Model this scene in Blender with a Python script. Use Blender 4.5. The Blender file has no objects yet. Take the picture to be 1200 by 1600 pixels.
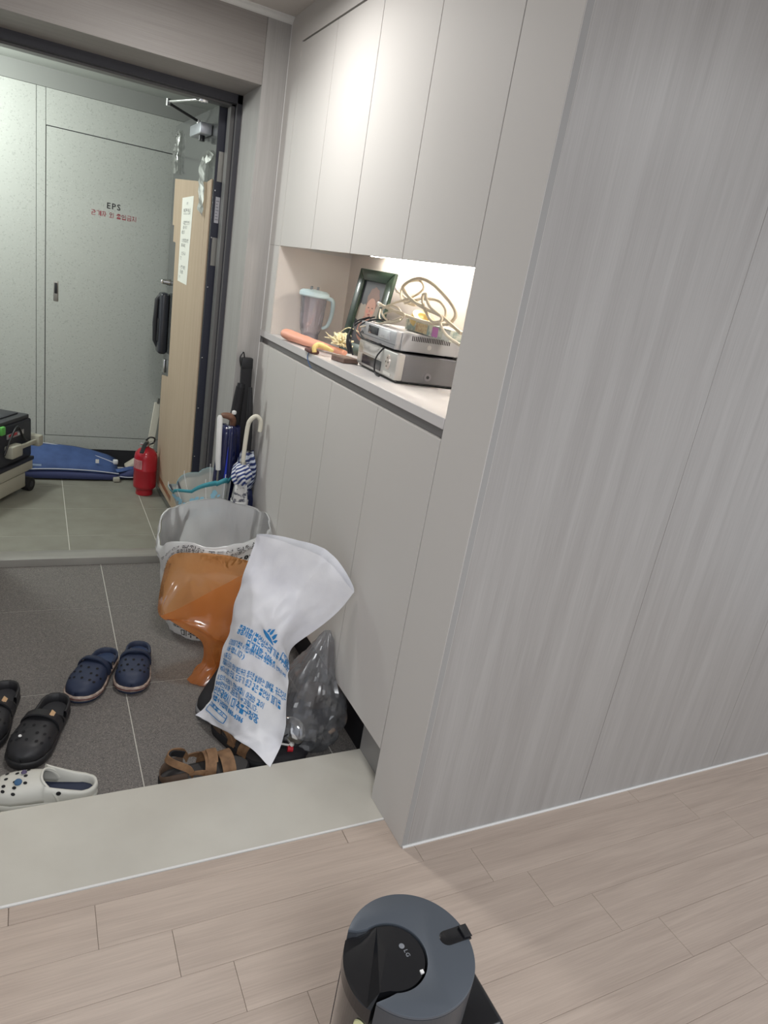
import bpy, bmesh, math, random
from mathutils import Vector, Matrix
random.seed(7)
PI = math.pi
SC = bpy.context.scene
COL = SC.collection

# ---------------------------------------------------------------- camera
CAM_POS = (-0.8956, -1.2034, 1.4489)
YAW, PITCH, ROLL, FPX = 0.5039, -0.3241, 0.1729, 1065.27
def _cam():
    cy, sy, cp, sp, cr, sr = math.cos(YAW), math.sin(YAW), math.cos(PITCH), math.sin(PITCH), math.cos(ROLL), math.sin(ROLL)
    f = Vector((sy*cp, cy*cp, sp)); r = Vector((cy, -sy, 0)); u = r.cross(f)
    r2 = cr*r + sr*u; u2 = -sr*r + cr*u
    m = Matrix((( r2.x, u2.x, -f.x, CAM_POS[0]), (r2.y, u2.y, -f.y, CAM_POS[1]), (r2.z, u2.z, -f.z, CAM_POS[2]), (0, 0, 0, 1)))
    c = bpy.data.cameras.new('camera'); c.sensor_fit = 'HORIZONTAL'; c.sensor_width = 36; c.lens = FPX*36/1200
    c.clip_start = 0.02
    o = bpy.data.objects.new('camera', c); COL.objects.link(o); o.matrix_world = m
    SC.camera = o
_cam()

# ---------------------------------------------------------------- world, lights, exposure
W = bpy.data.worlds.new('world'); SC.world = W; W.use_nodes = True
W.node_tree.nodes['Background'].inputs[0].default_value = (0.90, 0.93, 1.0, 1)
W.node_tree.nodes['Background'].inputs[1].default_value = 0.60
SC.view_settings.view_transform = 'Standard'; SC.view_settings.look = 'None'
SC.view_settings.exposure = 0.08; SC.view_settings.gamma = 1.0; SC.view_settings.use_curve_mapping = False
def area(name, loc, size, power, col=(1, 1, 1), sy=None, target=None, shape='RECTANGLE'):
    l = bpy.data.lights.new(name, 'AREA'); l.shape = shape; l.size = size
    l.size_y = sy or size; l.energy = power; l.color = col
    o = bpy.data.objects.new(name, l); COL.objects.link(o); o.location = loc
    if target is not None:
        o.rotation_euler = (Vector(target)-Vector(loc)).to_track_quat('-Z', 'Y').to_euler()
    return o
area('entry_ceiling_lamp', (-0.50, 1.05, 2.29), 0.22, 11.5, (1.0, 0.98, 0.955), shape='DISK')
area('living_room_lamp', (1.3, -1.3, 2.30), 0.8, 12, (0.96, 0.98, 1.0))
area('hall_lamp', (-0.95, -2.1, 2.30), 0.6, 38, (0.96, 0.98, 1.0))
_l = bpy.data.lights.new('corridor_lamp', 'POINT'); _l.energy = 40; _l.color = (0.95, 1.0, 0.96); _l.shadow_soft_size = 0.12
_o = bpy.data.objects.new('corridor_lamp', _l); COL.objects.link(_o); _o.location = (-1.45, 2.80, 2.02)

# ---------------------------------------------------------------- materials
def lin(c):
    return tuple((x/12.92 if x <= .04045 else ((x+.055)/1.055)**2.4) for x in (v/255 for v in c))+(1,)
MATS = {}
def mat(name, col=(200, 200, 200), rough=.5, metal=0., spec=.5, var=None, scale=(40, 40, 40), amt=.5, bump=0., bscale=None, coat=0., emit=None, alpha=1., trans=0., ramp=None, detail=4, rnd=0., space='Object'):
    """plain principled; var = second sRGB colour mixed by noise stretched with scale"""
    if name in MATS: return MATS[name]
    m = bpy.data.materials.new(name); m.use_nodes = True; nt = m.node_tree
    b = nt.nodes['Principled BSDF']
    b.inputs['Base Color'].default_value = lin(col); b.inputs['Roughness'].default_value = rough
    b.inputs['Metallic'].default_value = metal; b.inputs['Specular IOR Level'].default_value = spec
    if coat: b.inputs['Coat Weight'].default_value = coat
    if trans: b.inputs['Transmission Weight'].default_value = trans
    b.inputs['Alpha'].default_value = alpha
    if emit: b.inputs['Emission Color'].default_value = lin(col); b.inputs['Emission Strength'].default_value = emit
    if var or bump:
        tc = nt.nodes.new('ShaderNodeTexCoord'); mp = nt.nodes.new('ShaderNodeMapping'); mp.inputs['Scale'].default_value = scale
        nt.links.new(tc.outputs[space], mp.inputs['Vector'])
        if rnd:
            oi = nt.nodes.new('ShaderNodeObjectInfo'); mu = nt.nodes.new('ShaderNodeMath'); mu.operation = 'MULTIPLY'; mu.inputs[1].default_value = rnd
            nt.links.new(oi.outputs['Random'], mu.inputs[0])
            cb = nt.nodes.new('ShaderNodeCombineXYZ')
            for k in range(3): nt.links.new(mu.outputs[0], cb.inputs[k])
            nt.links.new(cb.outputs[0], mp.inputs['Location'])
        nz = nt.nodes.new('ShaderNodeTexNoise'); nz.inputs['Scale'].default_value = 1; nz.inputs['Detail'].default_value = detail
        nt.links.new(mp.outputs[0], nz.inputs['Vector'])
        if var:
            cr = nt.nodes.new('ShaderNodeValToRGB')
            lo, hi = ramp or (.35, .65)
            cr.color_ramp.elements[0].position = lo; cr.color_ramp.elements[1].position = hi
            a, c2 = lin(col), lin(var)
            cr.color_ramp.elements[0].color = a; cr.color_ramp.elements[1].color = tuple(a[i]*(1-amt)+c2[i]*amt for i in range(3))+(1,)
            nt.links.new(nz.outputs['Fac'], cr.inputs[0]); nt.links.new(cr.outputs[0], b.inputs['Base Color'])
        if bump:
            n2 = nz
            if bscale:
                mp2 = nt.nodes.new('ShaderNodeMapping'); mp2.inputs['Scale'].default_value = bscale
                nt.links.new(tc.outputs[space], mp2.inputs['Vector']); n2 = nt.nodes.new('ShaderNodeTexNoise'); n2.inputs['Scale'].default_value = 1
                n2.inputs['Detail'].default_value = 3
                nt.links.new(mp2.outputs[0], n2.inputs['Vector'])
            bp = nt.nodes.new('ShaderNodeBump'); bp.inputs['Strength'].default_value = bump; bp.inputs['Distance'].default_value = .002
            nt.links.new(n2.outputs['Fac'], bp.inputs['Height']); nt.links.new(bp.outputs[0], b.inputs['Normal'])
    MATS[name] = m
    return m

def film(name, col, clear=.5, transl=.3, rough=.25, gloss=.12, fres=.8):
    """thin plastic film: transparent + translucent + diffuse + gloss"""
    if name in MATS: return MATS[name]
    m = bpy.data.materials.new(name); m.use_nodes = True; nt = m.node_tree; nt.nodes.clear()
    out = nt.nodes.new('ShaderNodeOutputMaterial')
    tp = nt.nodes.new('ShaderNodeBsdfTransparent'); c = lin(col)
    tp.inputs[0].default_value = tuple(1-(1-x)*.75 for x in c[:3])+(1,)
    df = nt.nodes.new('ShaderNodeBsdfDiffuse'); df.inputs[0].default_value = c
    tl = nt.nodes.new('ShaderNodeBsdfTranslucent'); tl.inputs[0].default_value = c
    gl = nt.nodes.new('ShaderNodeBsdfGlossy'); gl.inputs['Roughness'].default_value = rough
    m1 = nt.nodes.new('ShaderNodeMixShader'); m1.inputs[0].default_value = transl
    nt.links.new(df.outputs[0], m1.inputs[1]); nt.links.new(tl.outputs[0], m1.inputs[2])
    m2 = nt.nodes.new('ShaderNodeMixShader'); m2.inputs[0].default_value = clear
    nt.links.new(m1.outputs[0], m2.inputs[1]); nt.links.new(tp.outputs[0], m2.inputs[2])
    m3 = nt.nodes.new('ShaderNodeMixShader')
    fr = nt.nodes.new('ShaderNodeFresnel'); fr.inputs[0].default_value = 1.45
    ma = nt.nodes.new('ShaderNodeMath'); ma.operation = 'MULTIPLY_ADD'; ma.inputs[1].default_value = fres; ma.inputs[2].default_value = gloss*.35
    nt.links.new(fr.outputs[0], ma.inputs[0]); nt.links.new(ma.outputs[0], m3.inputs[0])
    nt.links.new(m2.outputs[0], m3.inputs[1]); nt.links.new(gl.outputs[0], m3.inputs[2])
    nt.links.new(m3.outputs[0], out.inputs[0])
    MATS[name] = m
    return m

def wood(name, c1, c2, stretch, fine, rough, bump=.15, rnd=0., spec=.4, bands=None):
    """long stretched grain: two noises; stretch = mapping scale"""
    m = bpy.data.materials.new(name); m.use_nodes = True; nt = m.node_tree; b = nt.nodes['Principled BSDF']
    tc = nt.nodes.new('ShaderNodeTexCoord')
    def nz(sc, detail, dist=0.):
        mp = nt.nodes.new('ShaderNodeMapping'); mp.inputs['Scale'].default_value = sc
        nt.links.new(tc.outputs['Object'], mp.inputs['Vector'])
        if rnd:
            oi = nt.nodes.new('ShaderNodeObjectInfo'); mu = nt.nodes.new('ShaderNodeMath'); mu.operation = 'MULTIPLY'; mu.inputs[1].default_value = rnd
            cb = nt.nodes.new('ShaderNodeCombineXYZ'); nt.links.new(oi.outputs['Random'], mu.inputs[0])
            for k in range(3): nt.links.new(mu.outputs[0], cb.inputs[k])
            nt.links.new(cb.outputs[0], mp.inputs['Location'])
        n = nt.nodes.new('ShaderNodeTexNoise'); n.inputs['Scale'].default_value = 1; n.inputs['Detail'].default_value = detail
        n.inputs['Distortion'].default_value = dist
        nt.links.new(mp.outputs[0], n.inputs['Vector']); return n
    a = nz(stretch, 3, .6); f = nz(fine, 5)
    mx = nt.nodes.new('ShaderNodeMath'); mx.operation = 'MULTIPLY_ADD'; mx.inputs[1].default_value = .55
    ml = nt.nodes.new('ShaderNodeMath'); ml.operation = 'MULTIPLY'; ml.inputs[1].default_value = .45
    nt.links.new(f.outputs['Fac'], ml.inputs[0]); nt.links.new(a.outputs['Fac'], mx.inputs[0]); nt.links.new(ml.outputs[0], mx.inputs[2])
    cr = nt.nodes.new('ShaderNodeValToRGB'); cr.color_ramp.elements[0].position = .36; cr.color_ramp.elements[1].position = .64
    cr.color_ramp.elements[0].color = lin(c2); cr.color_ramp.elements[1].color = lin(c1)
    nt.links.new(mx.outputs[0], cr.inputs[0]); nt.links.new(cr.outputs[0], b.inputs['Base Color'])
    b.inputs['Roughness'].default_value = rough; b.inputs['Specular IOR Level'].default_value = spec
    bp = nt.nodes.new('ShaderNodeBump'); bp.inputs['Strength'].default_value = bump; bp.inputs['Distance'].default_value = .001
    nt.links.new(f.outputs['Fac'], bp.inputs['Height']); nt.links.new(bp.outputs[0], b.inputs['Normal'])
    MATS[name] = m
    return m

def stripes(name, c1, c2, scale, direction, rough=.6, thr=.5):
    m = bpy.data.materials.new(name); m.use_nodes = True; nt = m.node_tree; b = nt.nodes['Principled BSDF']
    tc = nt.nodes.new('ShaderNodeTexCoord'); mp = nt.nodes.new('ShaderNodeMapping')
    mp.inputs['Rotation'].default_value = direction
    w = nt.nodes.new('ShaderNodeTexWave'); w.inputs['Scale'].default_value = scale; w.bands_direction = 'Z'
    cr = nt.nodes.new('ShaderNodeValToRGB'); cr.color_ramp.interpolation = 'CONSTANT'
    cr.color_ramp.elements[0].color = lin(c1); cr.color_ramp.elements[1].color = lin(c2); cr.color_ramp.elements[1].position = thr
    nt.links.new(tc.outputs['Object'], mp.inputs[0]); nt.links.new(mp.outputs[0], w.inputs[0]); nt.links.new(w.outputs['Fac'], cr.inputs[0])
    nt.links.new(cr.outputs[0], b.inputs['Base Color']); b.inputs['Roughness'].default_value = rough
    MATS[name] = m
    return m

def speckle(name, base, dark, light, scale, rough, cover=.06, spec=.4):
    """terrazzo like flecks from voronoi cells"""
    m = bpy.data.materials.new(name); m.use_nodes = True; nt = m.node_tree; b = nt.nodes['Principled BSDF']
    tc = nt.nodes.new('ShaderNodeTexCoord')
    v = nt.nodes.new('ShaderNodeTexVoronoi'); v.inputs['Scale'].default_value = scale
    nt.links.new(tc.outputs['Object'], v.inputs['Vector'])
    sp = nt.nodes.new('ShaderNodeSeparateColor'); nt.links.new(v.outputs['Color'], sp.inputs[0])
    cr = nt.nodes.new('ShaderNodeValToRGB'); cr.color_ramp.interpolation = 'CONSTANT'
    e = cr.color_ramp.elements; e[0].color = lin(dark); e[1].position = cover; e[1].color = lin(base)
    e2 = e.new(1-cover); e2.color = lin(light)
    nt.links.new(sp.outputs[0], cr.inputs[0])
    n = nt.nodes.new('ShaderNodeTexNoise'); n.inputs['Scale'].default_value = scale*1.6; n.inputs['Detail'].default_value = 3
    nt.links.new(tc.outputs['Object'], n.inputs['Vector'])
    mx = nt.nodes.new('ShaderNodeMix'); mx.data_type = 'RGBA'
    r2 = nt.nodes.new('ShaderNodeValToRGB'); r2.color_ramp.elements[0].position = .40; r2.color_ramp.elements[1].position = .60
    nt.links.new(n.outputs['Fac'], r2.inputs[0]); nt.links.new(r2.outputs[0], mx.inputs['Factor'])
    mx.inputs['A'].default_value = lin(base); nt.links.new(cr.outputs[0], mx.inputs['B'])
    nt.links.new(mx.outputs['Result'], b.inputs['Base Color'])
    b.inputs['Roughness'].default_value = rough; b.inputs['Specular IOR Level'].default_value = spec
    MATS[name] = m
    return m

# ---------------------------------------------------------------- object helpers
def finish(o, parent=None, smooth=False):
    COL.objects.link(o)
    if parent is not None: o.parent = parent
    if smooth:
        for p in o.data.polygons: p.use_smooth = True
    return o
def mesh(name, vs, fs, m, parent=None, smooth=False, loc=None, auto=None):
    me = bpy.data.meshes.new(name); me.from_pydata([tuple(v) for v in vs], [], fs); me.validate(); me.update()
    if m is not None: me.materials.append(m)
    bm = bmesh.new(); bm.from_mesh(me); bmesh.ops.recalc_face_normals(bm, faces=bm.faces); bm.to_mesh(me); bm.free()
    o = bpy.data.objects.new(name, me); finish(o, parent, smooth)
    if auto is not None: me.set_sharp_from_angle(angle=math.radians(auto))
    if loc: o.location = loc
    return o
def frombm(name, bm, m, parent=None, smooth=False, auto=None, loc=None):
    me = bpy.data.meshes.new(name); bmesh.ops.recalc_face_normals(bm, faces=bm.faces); bm.to_mesh(me); bm.free(); me.materials.append(m)
    o = bpy.data.objects.new(name, me); finish(o, parent, smooth)
    if auto is not None: me.set_sharp_from_angle(angle=math.radians(auto))
    if loc: o.location = loc
    return o
def bm_box(bm, lo, hi, bev=0., seg=2, M=None):
    r = bmesh.ops.create_cube(bm, size=1.0); vs = r['verts']
    for v in vs:
        v.co = Vector([(lo[i]+hi[i])/2+v.co[i]*(hi[i]-lo[i]) for i in range(3)])
    if bev > 0:
        es = list({e for v in vs for e in v.link_edges})
        rr = bmesh.ops.bevel(bm, geom=es, offset=bev, segments=seg, affect='EDGES', profile=.5)
        vs = list({v for f in rr['faces'] for v in f.verts} | {v for v in vs if v.is_valid})
    if M is not None:
        bmesh.ops.transform(bm, matrix=M, verts=[v for v in vs if v.is_valid])
    return vs
def box(name, lo, hi, m, parent=None, bev=0., seg=2, M=None, loc=None):
    bm = bmesh.new(); bm_box(bm, lo, hi, bev, seg, None)
    if M is not None: bm.transform(M)
    return frombm(name, bm, m, parent, smooth=bev > 0, auto=40 if bev > 0 else None, loc=loc)
def thing(name, label, cat, loc=(0, 0, 0), rz=0., group=None, kind=None):
    o = bpy.data.objects.new(name, None); COL.objects.link(o); o.location = loc; o.rotation_euler = (0, 0, rz)
    o.empty_display_size = .05
    return tag(o, label, cat, group, kind)
def tag(o, label=None, cat=None, group=None, kind=None):
    if label: o['label'] = label
    if cat: o['category'] = cat
    if group: o['group'] = group
    if kind: o['kind'] = kind
    return o
def cr_interp(p, n, closed=False):
    """Catmull-Rom through points, n samples per span"""
    p = [Vector(q) for q in p]; out = []; k = len(p)
    rng = range(k) if closed else range(k-1)
    for i in rng:
        if closed: a, b, c, d = p[i-1], p[i], p[(i+1) % k], p[(i+2) % k]
        else: a, b, c, d = p[max(i-1, 0)], p[i], p[i+1], p[min(i+2, k-1)]
        for j in range(n):
            t = j/n
            out.append(.5*((2*b)+(c-a)*t+(2*a-5*b+4*c-d)*t*t+(3*b-a-3*c+d)*t**3))
    if not closed: out.append(p[-1].copy())
    return out
def bm_tube(bm, pts, r, n=10, closed=False, caps=True):
    pts = [Vector(q) for q in pts]; k = len(pts)
    rs = r if isinstance(r, (list, tuple)) else [r]*k
    tang = []
    for i in range(k):
        a = pts[i-1] if (i > 0 or closed) else pts[i]; b = pts[(i+1) % k] if (i < k-1 or closed) else pts[i]
        tang.append((b-a).normalized() if (b-a).length > 1e-9 else Vector((0, 0, 1)))
    nrm = tang[0].orthogonal().normalized(); rings = []
    for i in range(k):
        nrm = (nrm-tang[i]*nrm.dot(tang[i]))
        nrm = nrm.normalized() if nrm.length > 1e-6 else tang[i].orthogonal().normalized()
        bi = tang[i].cross(nrm)
        rings.append([bm.verts.new(pts[i]+(nrm*math.cos(2*PI*j/n)+bi*math.sin(2*PI*j/n))*rs[i]) for j in range(n)])
    for i in range(k if closed else k-1):
        a, b = rings[i], rings[(i+1) % k]
        for j in range(n): bm.faces.new((a[j], a[(j+1) % n], b[(j+1) % n], b[j]))
    if caps and not closed: bm.faces.new(rings[0][::-1]); bm.faces.new(rings[-1])
def tube(name, pts, r, m, parent=None, n=10, closed=False, smooth_pts=0):
    if smooth_pts:
        k = len(pts); pts = cr_interp(pts, smooth_pts, closed)
        if isinstance(r, (list, tuple)):
            r = [r[min(i//smooth_pts, k-1)]*(1-(i % smooth_pts)/smooth_pts)+r[min(i//smooth_pts+1, k-1)]*((i % smooth_pts)/smooth_pts) for i in range(len(pts))]
    bm = bmesh.new(); bm_tube(bm, pts, r, n, closed)
    return frombm(name, bm, m, parent, True, auto=50)
def lathe(name, prof, m, parent=None, n=32, M=None, auto=40, flute=None, closed=False):
    """profile [(r,z)]; flute(a,i)->radius factor"""
    vs, fs = [], []; k = len(prof)
    for i, (r, z) in enumerate(prof):
        for j in range(n):
            a = 2*PI*j/n; rr = r*(flute(a, i) if flute else 1)
            vs.append(Vector((rr*math.cos(a), rr*math.sin(a), z)))
    for i in range(k-1):
        for j in range(n): fs.append((i*n+j, i*n+(j+1) % n, (i+1)*n+(j+1) % n, (i+1)*n+j))
    if prof[0][0] > 1e-6: fs.append(tuple(range(n))[::-1])
    if prof[-1][0] > 1e-6: fs.append(tuple((k-1)*n+j for j in range(n)))
    if M is not None: vs = [M @ v for v in vs]
    o = mesh(name, vs, fs, m, parent, True, auto=auto)
    bm = bmesh.new(); bm.from_mesh(o.data); bmesh.ops.remove_doubles(bm, verts=bm.verts, dist=1e-5)
    bmesh.ops.recalc_face_normals(bm, faces=bm.faces); bm.to_mesh(o.data); bm.free()
    return o
def loft(name, rings, m, parent=None, closed_ring=True, cap0=False, cap1=False, auto=None, thick=0.):
    n = len(rings[0]); vs = [Vector(p) for r in rings for p in r]; fs = []
    for i in range(len(rings)-1):
        for j in range(n if closed_ring else n-1):
            a, b = i*n+j, i*n+(j+1) % n; fs.append((a, b, b+n, a+n))
    if cap0: fs.append(tuple(range(n))[::-1])
    if cap1: fs.append(tuple((len(rings)-1)*n+j for j in range(n)))
    o = mesh(name, vs, fs, m, parent, True, auto=auto)
    if thick:
        md = o.modifiers.new('thickness', 'SOLIDIFY'); md.thickness = thick; md.offset = 0
    return o
def prism(name, outline, h, m, parent=None, M=None, bev=0.):
    bm = bmesh.new(); vs = [bm.verts.new((x, y, 0)) for x, y in outline]; f = bm.faces.new(vs)
    r = bmesh.ops.extrude_face_region(bm, geom=[f]); tv = [e for e in r['geom'] if isinstance(e, bmesh.types.BMVert)]
    bmesh.ops.translate(bm, verts=tv, vec=(0, 0, h))
    if bev:
        es = [e for e in bm.edges if abs(e.verts[0].co.z-e.verts[1].co.z) < 1e-7]
        bmesh.ops.bevel(bm, geom=es, offset=bev, segments=2, affect='EDGES', profile=.5)
    if M is not None: bm.transform(M)
    return frombm(name, bm, m, parent, bev > 0, auto=40 if bev else None)
def ribbon(name, path, wdir, width, thick, m, parent=None, sub=6):
    """strap: path points, wdir vector(s) across, rectangular section"""
    pts = cr_interp(path, sub); k = len(pts)
    wd = [Vector(w).normalized() for w in (wdir if isinstance(wdir[0], (list, tuple, Vector)) else [wdir]*k)]
    if len(wd) != k:
        src = wd; wd = [src[min(int(i/(k-1)*(len(src)-1)), len(src)-2)].lerp(src[min(int(i/(k-1)*(len(src)-1))+1, len(src)-1)], (i/(k-1)*(len(src)-1)) % 1) for i in range(k)]
    rings = []
    for i in range(k):
        t = (pts[min(i+1, k-1)]-pts[max(i-1, 0)]).normalized(); w = wd[i].normalized(); n = t.cross(w).normalized()
        a = w*width/2; b = n*thick/2
        rings.append([pts[i]+a+b, pts[i]-a+b, pts[i]-a-b, pts[i]+a-b])
    return loft(name, rings, m, parent, True, True, True, auto=35)
def axes(o, x, y, z=None):
    x = Vector(x).normalized(); y = Vector(y); y = (y-x*y.dot(x)).normalized(); z = x.cross(y)
    return Matrix(((x.x, y.x, z.x, o[0]), (x.y, y.y, z.y, o[1]), (x.z, y.z, z.z, o[2]), (0, 0, 0, 1)))
CONS = {
 'g': [[(0, 1), (1, 1), (1, 0)]], 'n': [[(0, 1), (0, 0), (1, 0)]], 'd': [[(1, 1), (0, 1), (0, 0), (1, 0)]],
 'r': [[(0, 1), (1, 1), (1, .5), (0, .5), (0, 0), (1, 0)]], 'm': [[(0, 0), (0, 1), (1, 1), (1, 0), (0, 0)]],
 'b': [[(0, 1), (0, 0), (1, 0), (1, 1)], [(0, .5), (1, .5)]], 's': [[(.5, 1), (.4, .5), (0, 0)], [(.5, .7), (1, 0)]],
 'o': [[(.5+.5*math.cos(a*PI/5), .5+.5*math.sin(a*PI/5)) for a in range(11)]],
 'j': [[(0, 1), (1, 1)], [(.5, 1), (.4, .5), (0, 0)], [(.5, .6), (1, 0)]],
 'c': [[(.3, 1), (.7, 1)], [(0, .78), (1, .78)], [(.5, .78), (.4, .4), (0, 0)], [(.5, .5), (1, 0)]],
 'k': [[(0, 1), (1, 1), (1, 0)], [(0, .5), (1, .5)]], 't': [[(1, 1), (0, 1), (0, 0), (1, 0)], [(0, .5), (1, .5)]],
 'p': [[(0, 1), (1, 1)], [(0, 0), (1, 0)], [(.3, 1), (.3, 0)], [(.7, 1), (.7, 0)]],
 'h': [[(.3, 1), (.7, 1)], [(0, .8), (1, .8)], [(.5+.38*math.cos(a*PI/5), .32+.32*math.sin(a*PI/5)) for a in range(11)]]}
CHO = 'g gg n d dd r m b bb s ss o j jj c k t p h'.split()
JONG = '_ g gg gs n nj nh d r rg rm rb rs rt rp rh m b bs s ss o j c k t p h'.split()
VV = {'a': [[(0, 1), (0, 0)], [(0, .5), (1, .5)]], 'ya': [[(0, 1), (0, 0)], [(0, .65), (1, .65)], [(0, .35), (1, .35)]], 'eo': [[(1, 1), (1, 0)], [(0, .5), (1, .5)]], 'yeo': [[(1, 1), (1, 0)], [(0, .65), (1, .65)], [(0, .35), (1, .35)]],
 'i': [[(.6, 1), (.6, 0)]], 'ae': [[(0, 1), (0, 0)], [(1, 1), (1, 0)], [(0, .5), (1, .5)]], 'e': [[(.5, 1), (.5, 0)], [(1, 1), (1, 0)], [(0, .5), (.5, .5)]], 'yae': [[(0, 1), (0, 0)], [(1, 1), (1, 0)], [(0, .65), (1, .65)], [(0, .35), (1, .35)]], 'ye': [[(.5, 1), (.5, 0)], [(1, 1), (1, 0)], [(0, .65), (.5, .65)], [(0, .35), (.5, .35)]]}
VH = {'o': [[(0, 0), (1, 0)], [(.5, 0), (.5, 1)]], 'yo': [[(0, 0), (1, 0)], [(.33, 0), (.33, 1)], [(.67, 0), (.67, 1)]], 'u': [[(0, 1), (1, 1)], [(.5, 1), (.5, 0)]], 'yu': [[(0, 1), (1, 1)], [(.33, 1), (.33, 0)], [(.67, 1), (.67, 0)]], 'eu': [[(0, .5), (1, .5)]]}
JUNG = ['a', 'ae', 'ya', 'yae', 'eo', 'e', 'yeo', 'ye', 'o', 'o+a', 'o+ae', 'o+i', 'yo', 'u', 'u+eo', 'u+e', 'u+i', 'yu', 'eu', 'eu+i', 'i']
def hangul(ch):
    """stroke polylines of one syllable inside the unit box"""
    n = ord(ch)-0xAC00; out = []
    ci, vi, fi = CHO[n//588], JUNG[n % 588//28], JONG[n % 28]
    def put(sh, x0, y0, x1, y1):
        for l in sh: out.append([(x0+p[0]*(x1-x0), y0+p[1]*(y1-y0)) for p in l])
    def cons(c, x0, y0, x1, y1):
        if len(c) == 1: put(CONS[c], x0, y0, x1, y1)
        else:
            w = (x1-x0)*.44; put(CONS[c[0]], x0, y0, x0+w, y1); put(CONS[c[1]], x1-w, y0, x1, y1)
    yb = .40 if fi != '_' else .0
    if '+' in vi:
        h, v = vi.split('+'); m = yb+(1-yb)*.5
        cons(ci, .05, m+.06, .58, 1); put(VH[h], .0, yb+.04, .64, m-.06); put(VV[v], .74, yb, .96, 1)
    elif vi in VV: cons(ci, .02, yb+.06, .52, .96); put(VV[vi], .66, yb, .95, 1.02)
    else:
        m = yb+(1-yb)*.46; cons(ci, .16, m+.10, .84, 1); put(VH[vi], .0, yb+.03, 1, m-.02)
    if fi != '_': cons(fi, .14, .0, .88, .28)
    return out
LETTERS = bpy.data.curves.new('lettering', 'FONT'); LETTERS.resolution_u = 2
LET_OB = bpy.data.objects.new('lettering', LETTERS); GLYPH = {}
def glyph(ch, bold):
    key = (ch, bold)
    if key in GLYPH: return GLYPH[key]
    if '가' <= ch <= '힣' or 'ㄱ' <= ch <= 'ㅎ':
        ls = hangul(ch) if ch >= '가' else CONS[{'ㅅ': 's', 'ㄱ': 'g', 'ㄴ': 'n'}.get(ch, 'o')]
        vs, fs, w = [], [], .042+bold
        for l in ls:
            for p, q in zip(l[:-1], l[1:]):
                p, q = Vector(p+(0,)), Vector(q+(0,)); d = (q-p).normalized(); nn = Vector((-d.y, d.x, 0))*w; p = p-d*w*.8; q = q+d*w*.8; o = len(vs)
                vs += [p-nn, p+nn, q+nn, q-nn]; fs.append((o+3, o+2, o+1, o))
        r = ([Vector((.06+v.x*.80, -.06+v.y*.84, 0)) for v in vs], fs, .95)
    elif ch == ' ': r = ([], [], .34)
    else:
        LETTERS.body = ch; LETTERS.offset = bold; me = LET_OB.to_mesh()
        vs = [v.co.copy() for v in me.vertices]; fs = [tuple(p.vertices) for p in me.polygons]; LET_OB.to_mesh_clear()
        r = (vs, fs, (max(v.x for v in vs) if vs else .3)+.07)
    GLYPH[key] = r
    return r
def text_mesh(body, size, align='LEFT', bold=0., spacing=1.):
    vs, fs, x = [], [], 0.
    for ch in body:
        g, f, w = glyph(ch, bold); o = len(vs)
        vs += [Vector(((v.x+x)*size, v.y*size, 0)) for v in g]; fs += [tuple(i+o for i in q) for q in f]; x += w*spacing
    if align == 'CENTER':
        for v in vs: v.x -= x*size/2
    return vs, fs
def text(name, body, size, M, m, parent=None, align='CENTER', bold=0., fn=None, spacing=1., sx=1.):
    vs, fs = text_mesh(body, size, align, bold, spacing)
    vs = [Vector((v.x*sx, v.y, 0)) for v in vs]
    vs = [fn(v) for v in vs] if fn else [M @ v for v in vs]
    me = bpy.data.meshes.new(name); me.from_pydata([tuple(v) for v in vs], [], fs); me.materials.append(m)
    o = bpy.data.objects.new(name, me)
    return finish(o, parent)
def noise3(p, s, seed=0.):
    from mathutils import noise
    return noise.noise(Vector(p)*s+Vector((seed, seed*1.7, seed*.3)))

# ---------------------------------------------------------------- palette
M_CAB = mat('cabinet_laminate', (206, 203, 199), .62, spec=.25)
M_CABIN = mat('niche_lining', (216, 208, 200), .5)
M_TOPW = mat('worktop_white', (214, 211, 210), .35)
M_GRIP = mat('grip_channel_grey', (128, 125, 125), .45)
M_WALLW = wood('wall_ash_grain', (180, 178, 175), (165, 162, 159), (22, 22, .9), (340, 340, 6), .36, .10, spec=.45)
M_WALLH = wood('header_ash_grain', (160, 155, 151), (148, 143, 139), (1.1, 26, 26), (5, 320, 320), .5, .1)
M_PLANK = wood('floor_ash_planks', (197, 181, 168), (178, 162, 150), (2.2, 34, 20), (9, 420, 200), .42, .12, rnd=37., spec=.4)
M_SEAM = mat('seam_dark', (146, 131, 120), .8)
M_STONE = mat('step_stone', (206, 203, 193), .22, var=(194, 190, 180), scale=(5, 5, 5), amt=.6, spec=.5)
M_WHITE = mat('white_paint', (226, 226, 222), .5)
M_CEIL = mat('ceiling_paper', (205, 200, 194), .8)
M_SIL = mat('white_silicone', (232, 232, 230), .25)
M_TILE = speckle('entry_tile_dark', (116, 112, 109), (72, 70, 70), (152, 146, 140), 420, .62, .22)
M_GROUT = mat('pale_grout', (206, 204, 196), .9)
M_CTILE = mat('corridor_tile', (140, 139, 128), .6, var=(128, 126, 116), scale=(9, 9, 9), amt=.7)
M_SILL = mat('door_sill_stone', (158, 156, 150), .35, var=(140, 138, 132), scale=(4, 40, 4), amt=.6)
M_EPS = speckle('corridor_panel_speckle', (182, 185, 179), (158, 160, 155), (190, 194, 188), 170, .55, .08)
M_DARKBASE = mat('black_skirting', (44, 44, 48), .5)
M_FRAME = mat('door_frame_dark', (70, 70, 76), .4, spec=.5)
M_FRAME2 = mat('door_frame_grey', (104, 103, 102), .4)
M_DOOR = mat('door_steel', (108, 110, 109), .16, metal=.45, spec=.6)
M_FILM = mat('navy_edge_film', (52, 54, 66), .3)
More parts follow.
